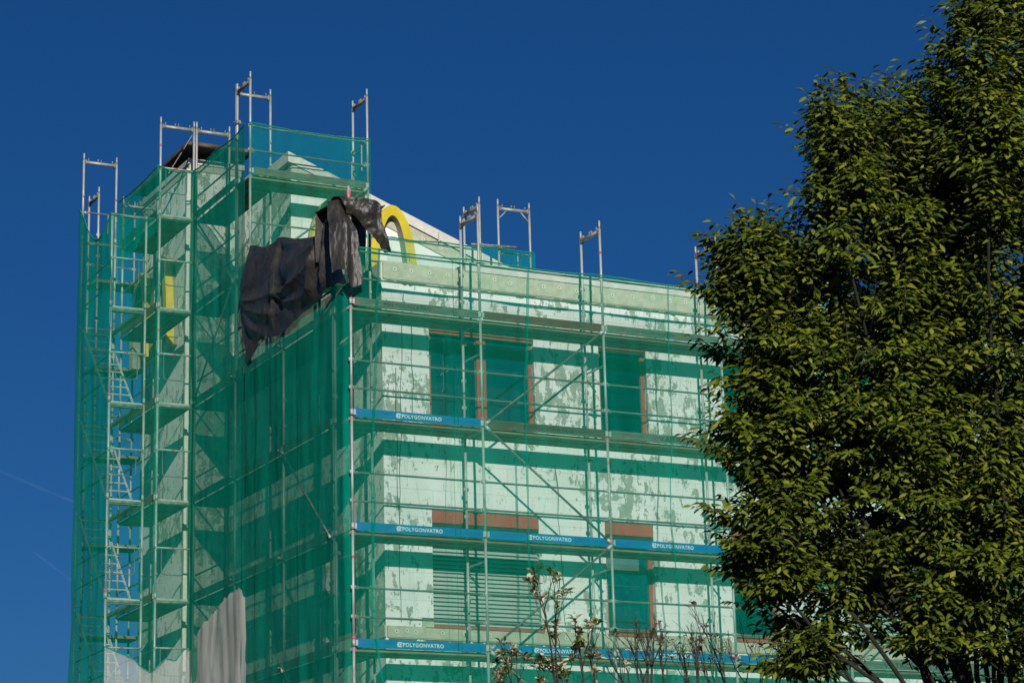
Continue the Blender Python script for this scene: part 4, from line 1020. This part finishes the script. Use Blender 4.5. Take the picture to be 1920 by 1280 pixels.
shrub('bare_shrub', 'dark nearly bare shrub with upright twigs, right of the flowering shrub', 'shrub', (-4.45, -18.0, GZ),
      [(-4.85, -18.1, -3.2), (-4.75, -18.0, -3.1), (-4.62, -17.9, -3.2), (-4.5, -17.9, -3.15), (-4.3, -18.0, -3.2), (-4.2, -18.0, -3.15), (-5.0, -18.2, -3.3)], [.24, .24, .22, .24, .22, .22, .22],
      [('youngleaf', 'leaves', 3, .05, .022, .05), ('petal', 'flower', 4, .07, .03, .02)], .034, 5, .40, 5)
shrub('bare_shrub', 'low dark twiggy shrub with a few pinkish flowers at the foot of the tree', 'shrub', (-3.1, -17.5, GZ),
      [(-3.6, -17.65, -3.2), (-3.4, -17.6, -3.15), (-3.2, -17.5, -3.2), (-3.0, -17.5, -3.2), (-2.8, -17.4, -3.1), (-3.85, -17.8, -3.25)], [.30, .28, .26, .28, .28, .26],
      [('pinkpetal', 'flower', 4, .07, .035, .05), ('youngleaf', 'leaves', 3, .06, .026, .10)], .024, 9, .42, 4)

# ------------------------------------------------------------------ contrails far away
def trail_mat():
    m, nt, out = new_mat('contrail_vapour')
    v = coords(nt); f = noise(nt, v, .03, 4, .6)
    r = N(nt, 'ShaderNodeMapRange'); r.inputs[1].default_value = .35; r.inputs[2].default_value = .7; r.inputs[3].default_value = .0; r.inputs[4].default_value = .022
    L(nt, f, r.inputs[0])
    d = N(nt, 'ShaderNodeBsdfDiffuse'); d.inputs['Color'].default_value = (.8, .8, .82, 1); t = N(nt, 'ShaderNodeBsdfTransparent')
    mx = N(nt, 'ShaderNodeMixShader'); L(nt, r.outputs[0], mx.inputs[0]); L(nt, t.outputs[0], mx.inputs[1]); L(nt, d.outputs[0], mx.inputs[2]); L(nt, mx.outputs[0], out.inputs['Surface'])
    return m
M['vapour'] = trail_mat()
for nm, p, q, wd in (('faint upper vapour trail in the blue sky left of the stair tower', (700, 2880, 655), (870, 2820, 578), 1.6), ('faint lower vapour trail in the blue sky left of the stair tower', (804, 2869, 533), (890, 2840, 463), 1.5)):
    b = MB(); p, q = Vector(p), Vector(q); n = 12
    for k in range(n):
        u0, u1 = p.lerp(q, k / n) - p, p.lerp(q, (k + 1) / n) - p; h = Vector((.3, .1, 1)) * wd
        b.face([u0 - h, u1 - h, u1 + h, u0 + h], 'vapour')
    tag(put('contrail', b, None, p), nm, 'contrail', 'contrails')

# ------------------------------------------------------------------ sky, sun, camera
SUN = Vector((-.31, -1.0, .355)).normalized()
el = math.asin(SUN.z); az = math.atan2(SUN.x, SUN.y)
w = bpy.data.worlds.new('World'); sc.world = w; w.use_nodes = True
nt = w.node_tree; nt.nodes.clear()
sky = nt.nodes.new('ShaderNodeTexSky'); sky.sky_type = 'NISHITA'; sky.sun_disc = False
sky.sun_elevation = el; sky.sun_rotation = az; sky.altitude = 800; sky.air_density = 1.0; sky.dust_density = .9; sky.ozone_density = 3.0
hs = nt.nodes.new('ShaderNodeHueSaturation'); hs.inputs['Saturation'].default_value = 1.25
nt.links.new(sky.outputs[0], hs.inputs['Color'])
bg = nt.nodes.new('ShaderNodeBackground'); bg.inputs['Strength'].default_value = .10
wo = nt.nodes.new('ShaderNodeOutputWorld')
gm = nt.nodes.new('ShaderNodeGamma'); gm.inputs['Gamma'].default_value = .75
mu = nt.nodes.new('ShaderNodeMix'); mu.data_type = 'RGBA'; mu.blend_type = 'MULTIPLY'; mu.inputs[0].default_value = 1; mu.inputs[7].default_value = (.145, .385, .70, 1)
nt.links.new(hs.outputs[0], gm.inputs['Color']); nt.links.new(gm.outputs[0], mu.inputs[6]); nt.links.new(mu.outputs[2], bg.inputs['Color']); nt.links.new(bg.outputs[0], wo.inputs['Surface'])
ld = bpy.data.lights.new('sun', 'SUN'); ld.energy = 4.5; ld.angle = math.radians(.5); ld.color = (1.0, .955, .87)
so = bpy.data.objects.new('sun', ld); COL.objects.link(so); so.rotation_euler = SUN.to_track_quat('Z', 'Y').to_euler(); so.location = (-20, -60, 30)

cam = bpy.data.cameras.new('camera'); co = bpy.data.objects.new('camera', cam); COL.objects.link(co)
Rv = Vector((0.89486598, -0.44561965, -0.02525872)); Uv = Vector((-0.09688076, -0.24916911, 0.96360203)); Fv = Vector((0.4356937, 0.85984759, 0.26614493))
mw = Matrix((Rv, Uv, -Fv)).transposed().to_4x4(); mw.translation = (-16.20276943, -37.76419656, -5.71461301)
co.matrix_world = mw
cam.sensor_width = 36; cam.lens = 4555.116 * 36 / 1920; cam.shift_x = 22.269 / 1920; cam.shift_y = -37.447 / 1920
cam.clip_start = .5; cam.clip_end = 5000
sc.camera = co
sc.render.resolution_x = 1024; sc.render.resolution_y = 682
sc.view_settings.view_transform = 'Standard'; sc.view_settings.look = 'None'; sc.view_settings.exposure = 0; sc.view_settings.gamma = 1
sc.render.engine = 'CYCLES'
sc.cycles.max_bounces = 6; sc.cycles.diffuse_bounces = 2; sc.cycles.transparent_max_bounces = 24; sc.cycles.glossy_bounces = 2; sc.cycles.transmission_bounces = 2
sc.cycles.caustics_reflective = False; sc.cycles.caustics_refractive = False
try:
    sc.cycles.use_denoising = True; sc.cycles.denoiser = 'OPENIMAGEDENOISE'
except Exception as e: print('denoise', e)
